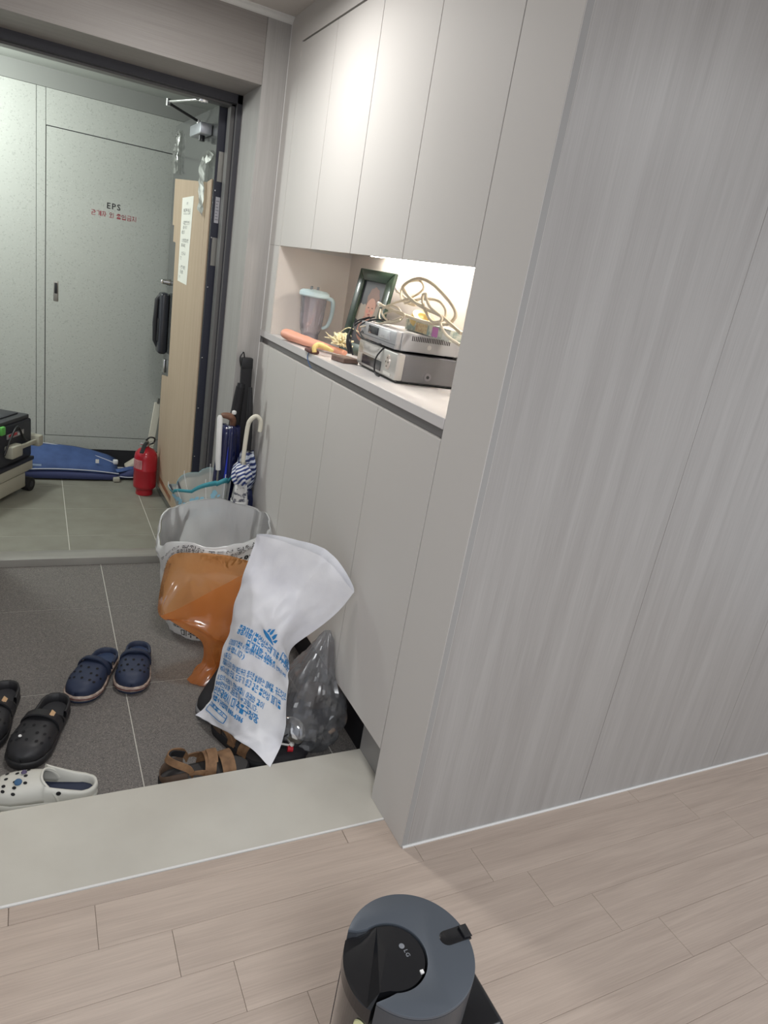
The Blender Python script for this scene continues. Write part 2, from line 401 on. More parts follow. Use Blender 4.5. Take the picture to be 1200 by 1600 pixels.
M_STEEL = mat('brushed_steel', (170, 168, 162), .35, metal=.8)
M_CHROME = mat('chrome', (220, 220, 220), .12, metal=1.)
M_BLACK = mat('black_plastic', (34, 35, 38), .4)
M_BLACKM = mat('black_matte', (30, 30, 33), .7)
M_INK = mat('black_ink', (40, 40, 44), .6)

# ================================================================ STRUCTURE
Z_E, Z_C = -0.06, -0.03
Y_S, Y_F = 0.107, 0.408          # step
Y_W = 1.818                      # door wall face
P0, DW = 0.1985, 0.368           # first cabinet door edge, door width
Y4 = P0+4*DW
NT, CT, LT, LB, UT, CEIL = 1.509, 1.156, 1.100, 0.174, 2.225, 2.335
BX = 0.32                        # niche back

# wood floor: slab plus planks
fl = tag(box('floor', (-2.6, -2.6, -0.10), (2.4, Y_S, -0.004), M_SEAM), 'pale ash plank floor of the living room', kind='structure')
pl_bm = bmesh.new(); bm_box(pl_bm, (0, 0, -0.004), (0.8112, 0.1147, 0.0), 0.0004, 1)
pl_me = bpy.data.meshes.new('plank'); pl_bm.to_mesh(pl_me); pl_bm.free(); pl_me.materials.append(M_PLANK)
butt = {0: -0.770, 1: -0.617, 2: -0.505, 3: -0.374, 4: -0.245, 5: -0.112, 6: 0.02}
for r in range(-1, 22):
    y1 = 0.0575-0.1153*r
    b0 = butt.get(r, -0.770+0.134*r if r > 0 else -0.944)
    x = b0-0.812*math.ceil((b0+2.5)/0.812)
    while x < 2.35:
        if r == -1:
            o = box('plank', (0, 0, -0.004), (0.8105, Y_S-0.0015-(y1-0.1153), 0), M_PLANK, fl, 0.0006, 1)
        else:
            o = bpy.data.objects.new('plank', pl_me); finish(o, fl)
        xx = max(x, -2.6); o.location = (x, y1-0.1153+(0.0 if r == -1 else 0.0), 0)
        x += 0.812
# stone step with white edge trim
st = tag(mesh('floor_step', *(lambda b: b)(([(-2.0, Y_S+.004, -.06), (.30, Y_S+.004, -.06), (.30, Y_F, -.06), (-2.0, Y_F, -.06), (-2.0, Y_S+.004, 0), (.30, Y_S+.004, 0), (.30, Y_F, 0), (-2.0, Y_F, 0)], [(0, 1, 2, 3), (4, 5, 6, 7), (0, 1, 5, 4), (1, 2, 6, 5), (2, 3, 7, 6), (3, 0, 4, 7)])), M_STONE), 'cream stone step between the wood floor and the tiled entry', kind='structure')
box('edge_strip', (-2.0, Y_S, -.02), (.0, Y_S+.006, .0015), M_SIL, st)
# entry tiles
fe = tag(box('floor_entry', (-2.0, Y_F, -.12), (.40, 2.03, Z_E-.0015), M_GROUT), 'dark grey speckled tiles of the entry floor', kind='structure')
gx = [-2.0, -1.805, -1.205, -.605, -.005, .40]; gy = [Y_F, 1.0, 1.6, 2.03]
gy = [Y_F, 1.0, 1.6, 2.03]
for i in range(len(gx)-1):
    for j in range(len(gy)-1):
        box('tile', (gx[i]+.0016, gy[j]+.0016, Z_E-.006), (gx[i+1]-.0016, gy[j+1]-.0016, Z_E), M_TILE, fe, .0006, 1)
# sill
tag(box('trim_1', (-1.30, 2.03, -.12), (-.05, 2.13, Z_C+.006), M_SILL, None, .004), 'grey stone door sill between dark entry tiles and corridor', kind='structure')
# corridor tiles
fc = tag(box('floor_corridor', (-2.6, 2.13, -.12), (1.2, 3.5, Z_C-.0012), M_GROUT), 'olive grey tiled corridor floor outside the front door', kind='structure')
gx = [-2.6, -2.4, -1.985, -1.57, -1.155, -.737, -.32, .095, .51, .925, 1.2]; gy = [2.13, 2.322, 2.712, 3.105, 3.5]
for i in range(len(gx)-1):
    for j in range(len(gy)-1):
        box('tile', (gx[i]+.0018, gy[j]+.0018, Z_C-.006), (gx[i+1]-.0018, gy[j+1]-.0018, Z_C), M_CTILE, fc, .0006, 1)

# wood-grain wall facing the living room (beside the cabinet)
wr = tag(box('wall_right', (.002, .012, 0), (2.4, .10, CEIL), M_SEAM), 'grey ash grained wall panels beside the cabinet', kind='structure')
for a, b in ((.020, .6445), (.6455, 1.27), (1.271, 1.895), (1.896, 2.4)):
    box('panel', (a, 0., .004), (b, .012, CEIL), M_WALLW, wr, .0006, 1)
M_STRIPC = mat('corner_trim_grey', (166, 165, 163), .55, spec=.25)
box('corner_trim', (.0015, 0., .002), (.0195, .012, CEIL), M_STRIPC, wr, .001, 1)
tube('silicone_seam', [(.004, -.002, .003), (2.4, -.002, .003)], .0045, M_SIL, wr, 6)
# wall with the front door opening
JX, ZH = -.097, 2.082
wf = tag(box('wall_front', (-.096, Y_W+.010, -.06), (.5, 2.10, CEIL), M_WALLW), 'grey panelled wall around the front door', kind='structure')
box('panel', (JX, Y_W, -.06), (-.002, Y_W+.010, CEIL), M_WALLW, wf, .0006, 1)
box('panel', (-2.0, Y_W, ZH), (JX-.0008, Y_W+.010, CEIL), M_WALLH, wf, .0006, 1)
box('lintel', (-2.0, Y_W+.010, ZH), (-.096, 2.10, CEIL), M_WALLH, wf)
box('panel', (JX-.0002, Y_W+.002, -.06), (JX+.004, 2.10, ZH), M_WALLW, wf)
box('corner_seam', (-.0022, Y_W-.0022, -.06), (0., Y_W, CEIL), M_SIL, wf)
tag(box('wall_left', (-2.05, .10, -.06), (-2.0, 2.10, CEIL), M_WALLW), 'entry side wall left of the door', kind='structure')
wf2 = tag(box('wall_front_left', (-2.0, Y_W, -.06), (-1.16, 2.10, ZH), M_WALLW), 'grey panelled wall left of the front door', kind='structure')
# ceilings and crown trim
tag(box('ceiling', (-2.6, -2.6, CEIL), (2.4, 2.10, CEIL+.05), M_CEIL), 'off-white ceiling over entry and living room', kind='structure')
cm = [(0, 0), (.022, 0), (.022, .006), (.014, .010), (.006, .020), (0, .023)]
tag(prism('trim_2', cm, 2.0, M_WHITE, None, Matrix(((0, 0, 1, -2.0), (-1, 0, 0, Y_W), (0, -1, 0, CEIL), (0, 0, 0, 1)))), 'white ceiling moulding over the door wall', kind='structure')
# front door frame
fr = tag(bpy.data.objects.new('door_frame', None), 'dark grey steel frame around the front door', kind='structure'); COL.objects.link(fr)
def frame_part(n, lo, hi, m, bev=.002): box(n, lo, hi, m, fr, bev, 1)
frame_part('jamb', (-.120, 2.10, -.06), (-.05, 2.16, ZH), M_FRAME)
frame_part('jamb_stop', (-.138, 2.125, -.03), (-.120, 2.19, 2.050), M_FRAME2)
frame_part('head', (-1.20, 2.10, 2.046), (-.05, 2.16, 2.12), M_FRAME)
frame_part('head_stop', (-1.20, 2.125, 2.036), (-.120, 2.19, 2.047), M_FRAME2)
frame_part('jamb', (-1.20, 2.10, -.06), (-1.10, 2.16, 2.10), M_FRAME)
frame_part('face_strip', (-.1205, 2.0985, -.05), (-.1175, 2.101, 2.05), M_FRAME2, 0)

# corridor shell: speckled panel wall, door, skirting, ceiling
YB = 3.5
wb = tag(box('wall_back', (-2.6, YB+.008, Z_C), (1.2, YB+.08, 2.26), M_DARKBASE), 'pale grey speckled corridor panel wall', kind='structure')
TOPB = 2.128
for lo, hi in (((-2.6, YB, .09), (-.8785, YB+.008, TOPB)), ((-.8765, YB, .09), (-.8315, YB+.008, TOPB)), ((-.8295, YB, 1.946), (1.2, YB+.008, TOPB)), ((-.8295, YB, .09), (1.2, YB+.008, .172))):
    box('panel', lo, hi, M_EPS, wb, .0008, 1)
M_BAND = mat('plaster_band_grey', (140, 142, 138), .7)
box('plaster_band', (-2.6, YB+.002, TOPB+.002), (1.2, YB+.008, 2.26), M_BAND, wb)
box('skirting', (-2.6, YB+.003, Z_C), (1.2, YB+.008, .088), M_DARKBASE, wb)
ed = tag(box('door_2', (-.8275, YB-.001, .176), (.25, YB+.008, 1.941), M_EPS, None, .001, 1), 'speckled grey service door lettered EPS in the corridor', kind='structure')
M_RED = mat('red_lettering', (172, 62, 76), .6)
MT = lambda x, z: axes((x, YB-.0022, z), (1, 0, 0), (0, 0, 1))
text('lettering_eps', 'EPS', .046, MT(-.466, 1.576), M_INK, ed, bold=.012, spacing=1.1)
text('lettering_notice', '관계자 외 출입금지', .031, MT(-.463, 1.530), M_RED, ed, bold=.008)
pk = box('pull_recess', (-.786, YB-.003, 1.005), (-.760, YB+.001, 1.120), M_STEEL, ed, .003)
box('latch', (-.781, YB-.006, 1.050), (-.765, YB-.002, 1.112), M_BLACK, pk, .003)
tag(box('ceiling_corridor', (-2.6, 2.10, 2.225), (1.2, YB+.05, 2.30), mat('corridor_ceiling', (178, 182, 176), .7)), 'plain corridor ceiling', kind='structure')
tag(box('wall_corridor_right', (1.2, 2.10, Z_C), (1.25, YB+.08, 2.26), M_EPS), 'corridor end wall', kind='structure')
box_l = tag(box('wall_corridor_side', (-.05, 2.115, Z_C), (1.2, 2.16, 2.26), M_EPS), 'corridor side of the entry wall', kind='structure')

# ================================================================ FRONT DOOR (open outwards)
dr = thing('door_1', 'open steel front door swung out into the corridor', None, (-.172, 2.2, 0), math.atan2(.033, .92), kind='structure')
# local: +Y along the leaf away from the hinge, -X is the inner face, thickness to +X
box('leaf', (0, 0, -.02), (.048, .895, 2.043), M_DOOR, dr, .002, 1)
box('edge_film', (.0015, -.0016, 0), (.0465, .001, 2.035), M_FILM, dr)
for z in (1.80, 1.44, .18):
    h = box('hinge', (.012, -.004, z-.062), (.040, .001, z+.062), M_STEEL, dr, .001, 1)
    tube('knuckle', [(.047, -.008, z-.055), (.047, -.008, z+.055)], .007, M_STEEL, h, 10)
M_STICK = mat('pale_sticker', (186, 186, 192), .5)
s_ = box('rating_label', (.014, -.0026, 1.565), (.034, -.001, 1.675), M_STICK, dr)
for k in range(7):
    box('print_line', (.017, -.0031, 1.578+k*.013), (.031-(k % 3)*.003, -.0026, 1.581+k*.013), mat('grey_print', (120, 120, 126), .6), s_)
for z in (1.70, 1.50, 1.28, .95, .70, .45):
    tube('screw', [(.008, -.004, z), (.008, .001, z)], .003, M_CHROME, dr, 8)
# door closer
M_SILVER = mat('closer_silver', (178, 182, 188), .35, metal=.5)
cl = box('closer_body', (-.055, .09, 1.928), (-.001, .30, 1.975), M_SILVER, dr, .006, 2)
tube('adjuster', [(-.030, .16, 1.928), (-.030, .16, 1.905)], .014, M_BLACK, cl, 14)
tube('spindle', [(-.030, .235, 1.975), (-.030, .235, 1.998)], .010, M_CHROME, cl, 12)
tube('main_arm', [(-.030, .235, 1.992), (-.175, .205, 2.030)], .006, M_BLACK, cl, 8)
tube('arm_joint', [(-.175, .205, 2.018), (-.175, .205, 2.046)], .011, M_CHROME, cl, 12)
tube('link_arm', [(-.175, .205, 2.036), (-.080, -.038, 2.040)], .006, M_CHROME, cl, 8)
box('frame_bracket', (-.098, -.055, 2.026), (-.062, -.030, 2.052), M_CHROME, cl, .003)
# digital lock and handle
lk = box('lock_body', (-.052, .775, .83), (-.001, .865, 1.175), mat('lock_dark', (52, 54, 60), .25), dr, .018, 3)
tube('pull_handle', [(-.040, .83, 1.16), (-.060, .832, 1.13), (-.064, .835, 1.0), (-.060, .838, .90), (-.040, .836, .86)], [.012, .014, .015, .014, .012], M_BLACK, lk, 10)
box('lock_plate', (-.056, .79, .90), (-.05, .85, 1.03), M_BLACK, lk, .004)
tube('thumb_turn', [(-.001, .80, 1.235), (-.045, .80, 1.235)], [.018, .013], M_CHROME, dr, 14)
box('thumb_lever', (-.058, .768, 1.225), (-.043, .832, 1.245), M_CHROME, dr, .004)
box('latch_case', (-.012, .79, .72), (-.001, .835, .80), M_CHROME, dr, .004)
# cardboard cover taped over the leaf
M_CARD = mat('brown_cardboard', (186, 167, 144), .8, var=(176, 156, 133), scale=(30, 30, 3), amt=.6)
cb = thing('cardboard_sheet', 'brown corrugated cardboard taped over the inside of the front door', 'cardboard', (-.172, 2.2, 0), math.atan2(.033, .92))
def doorM(d): return Matrix(((0, 0, -1, -d), (1, 0, 0, 0), (0, 1, 0, 0), (0, 0, 0, 1)))   # (along, z) -> local
main = [(.100, 1.735), (.80, 1.775), (.795, 1.54), (.755, 1.54), (.755, 1.455), (.690, 1.452), (.680, 1.1), (.672, .72), (.845, .70), (.85, .03), (.075, .03), (.060, .6)]
prism('main_sheet', main, .006, M_CARD, cb, doorM(.0015))
prism('side_strip', [(.004, .03), (.055, .03), (.092, 1.735), (.012, 1.745)], .006, M_CARD, cb, doorM(.0015))
M_BROWN = mat('brown_tape', (150, 104, 78), .4)
prism('brown_tape', [(.40, .055), (.74, .07), (.74, .10), (.40, .085)], .0012, M_BROWN, cb, doorM(.0076))
M_TAPE = film('clear_tape', (235, 236, 230), .62, .3, .12, .5)
def tape(name, pts, dir_, w):
    bm = bmesh.new(); rows = []
    P = cr_interp(pts, 5)
    for i, p in enumerate(P):
        rows.append([bm.verts.new((p.x+random.uniform(-.005, .005)-.004, p.y+dir_[0]*w*s, p.z+dir_[1]*w*s+random.uniform(-.004, .004))) for s in (-.5, -.2, .15, .5)])
    for i in range(len(rows)-1):
        for j in range(3): bm.faces.new((rows[i][j], rows[i][j+1], rows[i+1][j+1], rows[i+1][j]))
    return frombm(name, bm, M_TAPE, cb, False)
tape('tape_strip', [(-.012, .14, 1.60), (-.018, .13, 1.70), (-.012, .15, 1.80), (-.006, .05, 1.86)], (1, .3), .11)
tape('tape_strip', [(-.012, .80, 1.80), (-.016, .80, 1.88), (-.008, .79, 1.96), (-.004, .80, 2.01)], (1, .0), .085)
tape('tape_strip', [(-.012, .72, 1.80), (-.012, .735, 1.88), (-.008, .73, 1.99)], (1, .0), .02)
# paper notice
nt_ = thing('paper_notice', 'white paper notice with typed lines stuck on the cardboard', 'notice', (-.172, 2.2, 0), math.atan2(.033, .92))
M_PAPER = mat('notice_paper', (232, 232, 222), .7)
prism('sheet', [(.36, 1.256), (.575, 1.262), (.58, 1.675), (.33, 1.68)], .0008, M_PAPER, nt_, doorM(.0079))
# reading direction on the inner face runs from far edge to hinge (left to right in view)
def noticeM(a, z): return Matrix(((0, 0, -1, -.0094), (-1, 0, 0, a), (0, 1, 0, z), (0, 0, 0, 1)))
M_TYPE = mat('typed_ink', (96, 98, 102), .7)
for z, t, s, a in ((1.643, '안내문', .012, .455), (1.598, '현관문 안내', .030, .455), (1.548, '1. 출입문은 천천히', .019, .455), (1.525, '닫아 주시기', .019, .475), (1.502, '바랍니다', .019, .51), (1.462, '2. 보양지를 임의로', .019, .455), (1.438, '떼지 마세요', .019, .49), (1.398, '3. 입주 공사', .019, .475), (1.374, '기간', .019, .53), (1.330, '4. 문의 사항은', .019, .47), (1.306, '관리실로', .019, .49), (1.282, '관리소', .014, .53)):
    text('typed_line', t, s, noticeM(a, z), M_TYPE, nt_)

# ================================================================ SHOE CABINET
def cabinet_unit(name, label, y0, z0, z1, body_x, top_bevel=False):
    t = thing(name, label, 'cabinet', (0, y0, z0), 0, 'upper cabinet units' if z0 > 1.3 else 'lower cabinet units')
    box('carcass', (.021, .001, .032 if z0 > 1.3 else 0), (body_x, 2*DW-.001, z1-z0), mat('carcass_grey', (112, 110, 108), .6), t)  # carcass colour darkened so the gaps between the doors read dark
    for k in range(2):
        g = .0017
        box('door', (0, k*DW+g, 0), (.020, (k+1)*DW-g, z1-z0), M_CAB, t, .0004, 1)
    return t
cabinet_unit('wall_cabinet', 'upper pale grey cabinet unit nearest the living room above the niche', P0, NT, UT, .40)
cabinet_unit('wall_cabinet', 'upper pale grey cabinet unit next to the front door', P0+2*DW, NT, UT, .40)
cabinet_unit('base_cabinet', 'lower pale grey cabinet unit beside the cream step', P0, LB, LT, .40)
cabinet_unit('base_cabinet', 'lower pale grey cabinet unit behind the umbrellas', P0+2*DW, LB, LT, .40)
ep = thing('cabinet_end_panel', 'tall pale grey end panel at the corner of the ash wall', 'panel', (0, 0, 0))
box('panel', (0, 0.0005, 0), (.40, P0-.0012, CEIL), M_CAB, ep, .0012, 1)
ft = thing('cabinet_filler', 'pale grey filler panels over and beside the upper cabinet doors', 'panel', (0, P0, UT))
box('top_filler', (0, 0, .007), (.40, 4*DW+.147, CEIL-UT), M_CAB, ft)
box('shadow_gap', (.012, 0, 0), (.40, 4*DW, .007), M_GRIP, ft)
box('side_filler', (.0, 4*DW+.0015, NT-UT), (.40, 4*DW+.147, .007), M_CAB, ft)
fl2 = thing('cabinet_filler', 'narrow pale grey filler strip behind the umbrellas below the niche', 'panel', (0, Y4, LB))
box('strip', (.0, .0015, 0), (.40, .147, LT-LB), M_CAB, fl2)
wt = thing('worktop', 'white niche shelf with a grey grip channel beneath', 'shelf', (0, P0, CT))
box('slab', (-.002, .0, -.028), (BX, 4*DW+.147, 0), M_TOPW, wt, .0015, 1)
box('grip_channel', (.016, .0, -.056), (.05, 4*DW+.147, -.028), M_GRIP, wt)
nl = thing('niche_lining', 'warm white lining of the lit niche', 'panel', (0, P0, CT))
box('back_panel', (BX, 0, 0), (BX+.012, 4*DW+.014, NT-CT+.024), M_CABIN, nl)
box('side_panel', (.001, 4*DW+.002, 0.0005), (BX, 4*DW+.014, NT-CT+.02), M_CABIN, nl)
box('side_face', (.0, 4*DW+.0145, 0.0005), (.04, 4*DW+.146, NT-CT-.001), M_CAB, nl)
box('roof_panel', (.022, 0, NT-CT+.024), (BX, 4*DW+.0, NT-CT+.029), M_CABIN, nl)
led = thing('led_strip', 'glowing led strip under the upper cabinets in the niche', 'light', (BX-.055, .24, NT+.017))
M_LED = mat('led_glow', (255, 247, 236), .5, emit=54)
box('diffuser', (-.008, 0, -.002), (.008, 1.10, .002), M_LED, led)
box('channel', (-.011, -.003, .002), (.011, 1.103, .006), M_STEEL, led)
tag(box('trim_3', (.085, Y_F+.002, Z_E+.0005), (.40, Y_W, LB-.001), mat('gap_dark_plinth', (28, 28, 33), .6)), 'plinth set forward and blackened to darken the gap under the lower cabinets', kind='structure')  # near-black colour and forward position put the dark into the gap under the cabinets
tag(box('trim_4', (.012, P0-.001, 0), (.30, Y_F-.004, LB), mat('plinth_grey', (150, 148, 146), .5)) if False else box('trim_4', (.055, P0, .0005), (.16, Y_F-.001, LB), mat('plinth_grey', (150, 148, 146), .5)), 'grey plinth block on the step under the lower cabinet', kind='structure')

# ================================================================ NICHE OBJECTS
# blender jar
M_AQUA = mat('aqua_plastic', (204, 226, 230), .35)
M_JAR = film('smoky_clear_jar', (236, 231, 238), .82, .2, .05, .3)
jar = thing('blender_jar', 'clear blender jar with pale blue lid and handle on the niche shelf', 'jar', (.132, 1.56, CT+.001))
lathe('cup', [(.036, .0), (.040, .004), (.036, .030), (.042, .042), (.047, .07), (.055, .18)], M_JAR, jar, 28, auto=60)
lathe('blade_base', [(0, .012), (.030, .012), (.028, .028), (.012, .034), (0, .036)], mat('jar_base_grey', (150, 146, 148), .4), jar, 20)
lid = lathe('lid', [(.0, .178), (.058, .178), (.062, .183), (.061, .196), (.050, .204), (.0, .208)], M_AQUA, jar, 32)
for s in (-.014, .014): tube('lid_grip', [(s-.008, -.012, .206), (s-.008, -.012, .217), (s+.006, .012, .217), (s+.006, .012, .206)], .0028, mat('grip_clear', (150, 156, 160), .2), lid, 8)
tube('handle', [(.050, -.012, .180), (.072, -.018, .176), (.079, -.02, .155), (.077, -.02, .11), (.066, -.017, .072), (.046, -.012, .058)], [.008, .009, .009, .008, .007, .006], M_AQUA, jar, 12, smooth_pts=4)
# peach folded vinyl pouch / roll
M_PEACH = mat('peach_vinyl', (240, 172, 146), .45)
rl = thing('peach_roll', 'peach vinyl roll with dark lettering lying on the niche shelf', 'roll', (.045, 1.345, CT+.022))
ax = Vector((.105, -.62, .0)); ax = Vector((.06, -.245, 0))
pts = [Vector((-.035, .155, .004)), Vector((-.015, .07, .0)), Vector((.02, -.05, -.002)), Vector((.075, -.21, -.004))]
bm = bmesh.new(); P = cr_interp(pts, 8)
rr = [.025+.002*math.sin(i*.4) if i < 12 else .025-.0012*(i-12) for i in range(len(P))]
bm_tube(bm, P, rr, 16)
for v in bm.verts: v.co.z = v.co.z*.80+noise3(v.co, 30)*.002
frombm('roll', bm, M_PEACH, rl, True, 60)
Mr = axes((-.026, .045, .0), (.03, -.115, .0), (.35, .1, .8)); Mr.translation = Vector((-.003, .055, .0165))
text('roll_lettering', 'ecrs', .020, axes((-.020, .055, .0145), (.038, -.115, -.002), (.9, .35, .55)), M_INK, rl, bold=.04)
# dried pale flower head
M_CREAM = mat('dried_cream', (232, 216, 168), .8, var=(250, 240, 205), scale=(60, 60, 60), amt=1)
fw = thing('dried_flower', 'cream dried flower head lying behind the peach roll', 'flower', (.115, 1.175, CT+.040))
bm = bmesh.new(); random.seed(3)
for k in range(90):
    a = random.uniform(0, 2*PI); e = random.uniform(-.1, 1.35)
    d = Vector((math.cos(a)*math.cos(e), math.sin(a)*math.cos(e), math.sin(e)))
    L_ = random.uniform(.030, .052)
    bm_tube(bm, [d*.006, d*L_*.6+Vector((0, 0, .002)), d*L_+Vector((random.uniform(-.006, .006), random.uniform(-.006, .006), random.uniform(-.004, .004)))], [.0022, .003, .0038], 5)
tag(frombm('florets', bm, M_CREAM, fw, True), kind='stuff')
for k in range(9):
    a = 1.1+.19*k
    tube('bract', [(0, 0, 0), (math.cos(a)*.035, math.sin(a)*.035, .012+.003*(k % 3)), (math.cos(a)*.065, math.sin(a)*.065, .02+.006*(k % 4))], [.003, .0028, .001], M_CREAM, fw, 6)
tube('stem', [(0, 0, 0), (.01, .06, .03), (.03, .02, .065), (.06, -.03, .055)], .0016, M_CREAM, fw, 6, smooth_pts=4)
# yellow curved toy on a brown strap
M_YEL = mat('yellow_foam', (236, 206, 128), .7, var=(246, 222, 150), scale=(50, 50, 50), amt=1)
yt = thing('yellow_hook_toy', 'yellow curved foam hook in front of the peach roll', 'toy', (.02, 1.128, CT+.001))
tube('hook', [(-.020, .004, .008), (-.020, .010, .024), (-.008, .012, .034), (.006, .004, .034), (.024, -.006, .028), (.044, -.014, .022)], [.008, .009, .009, .009, .008, .005], M_YEL, yt, 14, smooth_pts=6)
M_MAROON = mat('maroon_leather', (96, 58, 54), .5)
box('tab', (-.03, .02, .0), (.006, .085, .012), M_MAROON, yt, .004)
# blue cord hanging over the shelf edge
bc = thing('blue_cord', 'thin blue cord looped over the front of the niche shelf', 'cord', (0, 1.17, CT))
tube('loop', [(.015, .04, .006), (-.001, .015, .009), (-.0045, .01, -.005), (-.0045, .015, -.018), (-.005, -.008, -.035), (-.005, -.04, -.048)], .0016, mat('blue_cord', (44, 84, 134), .6), bc, 6, smooth_pts=6)
# dark wooden block
wbk = thing('wood_block', 'small dark brown wooden block beside the video recorder', 'block', (.05, 1.04, CT+.001), .25)
box('block', (-.012, -.055, 0), (.055, .018, .017), mat('dark_walnut', (92, 72, 66), .6, var=(120, 98, 88), scale=(8, 60, 60), amt=1), wbk, .002, 1)
box('block_label', (.0, -.04, .0172), (.04, .0, .0176), mat('walnut_top', (128, 108, 98), .6), wbk)
# picture frame with a baby portrait
TL, TR, BL = Vector((.25, 1.406, 1.475)), Vector((.287, 1.173, 1.474)), Vector((.205, 1.372, 1.158))
pfx = (TR-TL).normalized(); pfy = (TL-BL); pfy = (pfy-pfx*pfy.dot(pfx)); Hh = pfy.length; pfy.normalize(); Wd = (TR-TL).length
pf = thing('picture_frame', 'dark green picture frame with a baby portrait leaning in the niche', 'picture frame', (0, 0, 0))
pf.matrix_world = axes(BL, pfx, pfy)
M_GREEN = mat('dark_green_frame', (48, 68, 54), .3, var=(34, 50, 40), scale=(12, 60, 60), amt=1, coat=.3)
fwd = .042
def bar(n, pts4):
    # outer and inner edges with a raised middle
    prism(n, pts4, .016, M_GREEN, pf, None, .004)
bar('frame_bar', [(0, 0), (Wd, 0), (Wd-fwd, fwd), (fwd, fwd)]); bar('frame_bar', [(0, Hh), (fwd, Hh-fwd), (Wd-fwd, Hh-fwd), (Wd, Hh)])
bar('frame_bar', [(0, 0), (fwd, fwd), (fwd, Hh-fwd), (0, Hh)]); bar('frame_bar', [(Wd, 0), (Wd, Hh), (Wd-fwd, Hh-fwd), (Wd-fwd, fwd)])
ph = box('photograph', (fwd-.004, fwd-.004, .003), (Wd-fwd+.004, Hh-fwd+.004, .005), mat('photo_dark', (62, 60, 70), .35, var=(84, 80, 88), scale=(9, 9, 9), amt=1), pf)
def blob(n, cx, cy, rx, ry, col, z, wav=0., k=0):
    ox, oy = Wd*.53, Hh*.555; cx = ox+(cx-ox)*1.08; cy = oy+(cy-oy)*1.08; rx *= 1.08; ry *= 1.08
    clampx = lambda v: min(max(v, fwd-.002), Wd-fwd+.002)
    pts = [(clampx(cx+rx*(1+wav*math.sin(a*k))*math.cos(a)), max(cy+ry*(1+wav*math.sin(a*k))*math.sin(a), fwd)) for a in [2*PI*i/40 for i in range(40)]]
    mesh(n, [(x, y, z) for x, y in pts], [tuple(range(40))], mat('photo_'+n, col, .4), ph)
cx = Wd*.53; cyy = Hh*.555; FS = 1.3
blob('wing', cx-.052, cyy-.018, .034, .032, (176, 164, 152), .0053, .12, 7); blob('wing', cx+.052, cyy-.012, .030, .034, (170, 158, 148), .0053, .12, 7)
blob('body', cx+.0, cyy-.075, .050, .040, (178, 124, 108), .0055); blob('bonnet', cx+.002, cyy+.034, .036, .042, (140, 104, 92), .0057, .05, 9)
blob('face', cx, cyy, .030, .038, (206, 154, 134), .0059)
for s in (-1, 1): blob('eye', cx+s*.012, cyy+.004, .005, .0022, (88, 56, 50), .0061); blob('cheek', cx+s*.015, cyy-.010, .008, .006, (216, 142, 126), .0060)
blob('nose', cx, cyy-.006, .004, .005, (184, 124, 108), .0061); blob('mouth', cx, cyy-.020, .008, .003, (160, 84, 80), .0061); blob('hand', cx-.02, cyy-.040, .012, .014, (196, 140, 120), .0060)
# video recorder (lower) and set-top box (upper)
M_VSIL = mat('recorder_silver', (186, 184, 180), .35, metal=.35)
M_VDARK = mat('recorder_grey', (118, 118, 122), .45, metal=.2)
M_DGLASS = mat('dark_display', (52, 52, 58), .15)
vr = thing('video_recorder', 'silver and grey video recorder at the bottom of the stack in the niche', 'video recorder', (.085, .66, CT+.001), -.06)
box('body', (.028, .004, .006), (.225, .330, .088), M_VDARK, vr, .002, 1)
fa = box('front_panel', (0, .0, .008), (.028, .335, .089), M_VSIL, vr, .004)
box('tape_door', (-.0015, .125, .052), (.002, .285, .082), mat('recorder_silver_light', (200, 198, 194), .4), fa, .001, 1)
box('display', (-.0015, .115, .016), (.002, .285, .046), M_DGLASS, fa, .001, 1)
box('button_bar', (-.002, .292, .016), (.002, .326, .046), M_VSIL, fa, .001, 1)
box('brand_plate', (-.0018, .03, .014), (.002, .088, .023), mat('plate_pale', (208, 206, 200), .4), fa)
bm = bmesh.new(); bmesh.ops.create_cone(bm, cap_ends=True, segments=28, radius1=.024, radius2=.021, depth=.006)
bm.transform(Matrix.Translation((-.001, .062, .054)) @ Matrix.Diagonal((1, .72, 1.05, 1)) @ Matrix.Rotation(-PI/2, 4, 'Y'))
dial = frombm('jog_dial', bm, mat('dial_rose', (206, 196, 188), .3, metal=.4), fa, True, 40)
for a in range(4): tube('dial_key', [(-.0045, .062+.009*math.cos(a*PI/2), .054+.013*math.sin(a*PI/2)), (-.0055, .062+.009*math.cos(a*PI/2), .054+.013*math.sin(a*PI/2))], .003, mat('dial_dark', (120, 110, 106), .4), dial, 8)
for x in (.04, .2): box('foot', (x, .02, -.0005), (x+.02, .04, .006), M_BLACK, vr)
box('base_plate', (.01, .004, .003), (.225, .33, .007), M_BLACK, vr)
tube('screw', [(.115, .0045, .028), (.115, .002, .028)], .012, mat('screw_plate', (140, 140, 144), .4, metal=.5), vr, 20)
tube('screw_head', [(.115, .0025, .028), (.115, .001, .028)], .005, M_BLACK, vr, 12)
sb = thing('set_top_box', 'slim silver set-top box on top of the video recorder', 'set-top box', (.085, .69, CT+.0905), -.05)
M_SSIL = mat('settop_silver', (176, 177, 180), .4, metal=.3)
box('body', (.020, .0, .006), (.235, .285, .062), M_SSIL, sb, .002, 1)
fb = box('front_panel', (0, .0, .007), (.020, .300, .061), M_SSIL, sb, .004)
box('card_flap', (-.0025, .045, .028), (.002, .125, .056), mat('settop_light', (204, 206, 210), .35, metal=.3), fb, .002)
text('flap_marks', '▷ ▯▯▯', .006, axes((-.0032, .092, .034), (0, -1, 0), (0, 0, 1)), M_INK, fb)
box('display_window', (-.002, .14, .030), (.002, .225, .055), M_DGLASS, fb, .002)
box('seam', (-.0008, .0, .020), (.001, .29, .022), M_VDARK, fb)
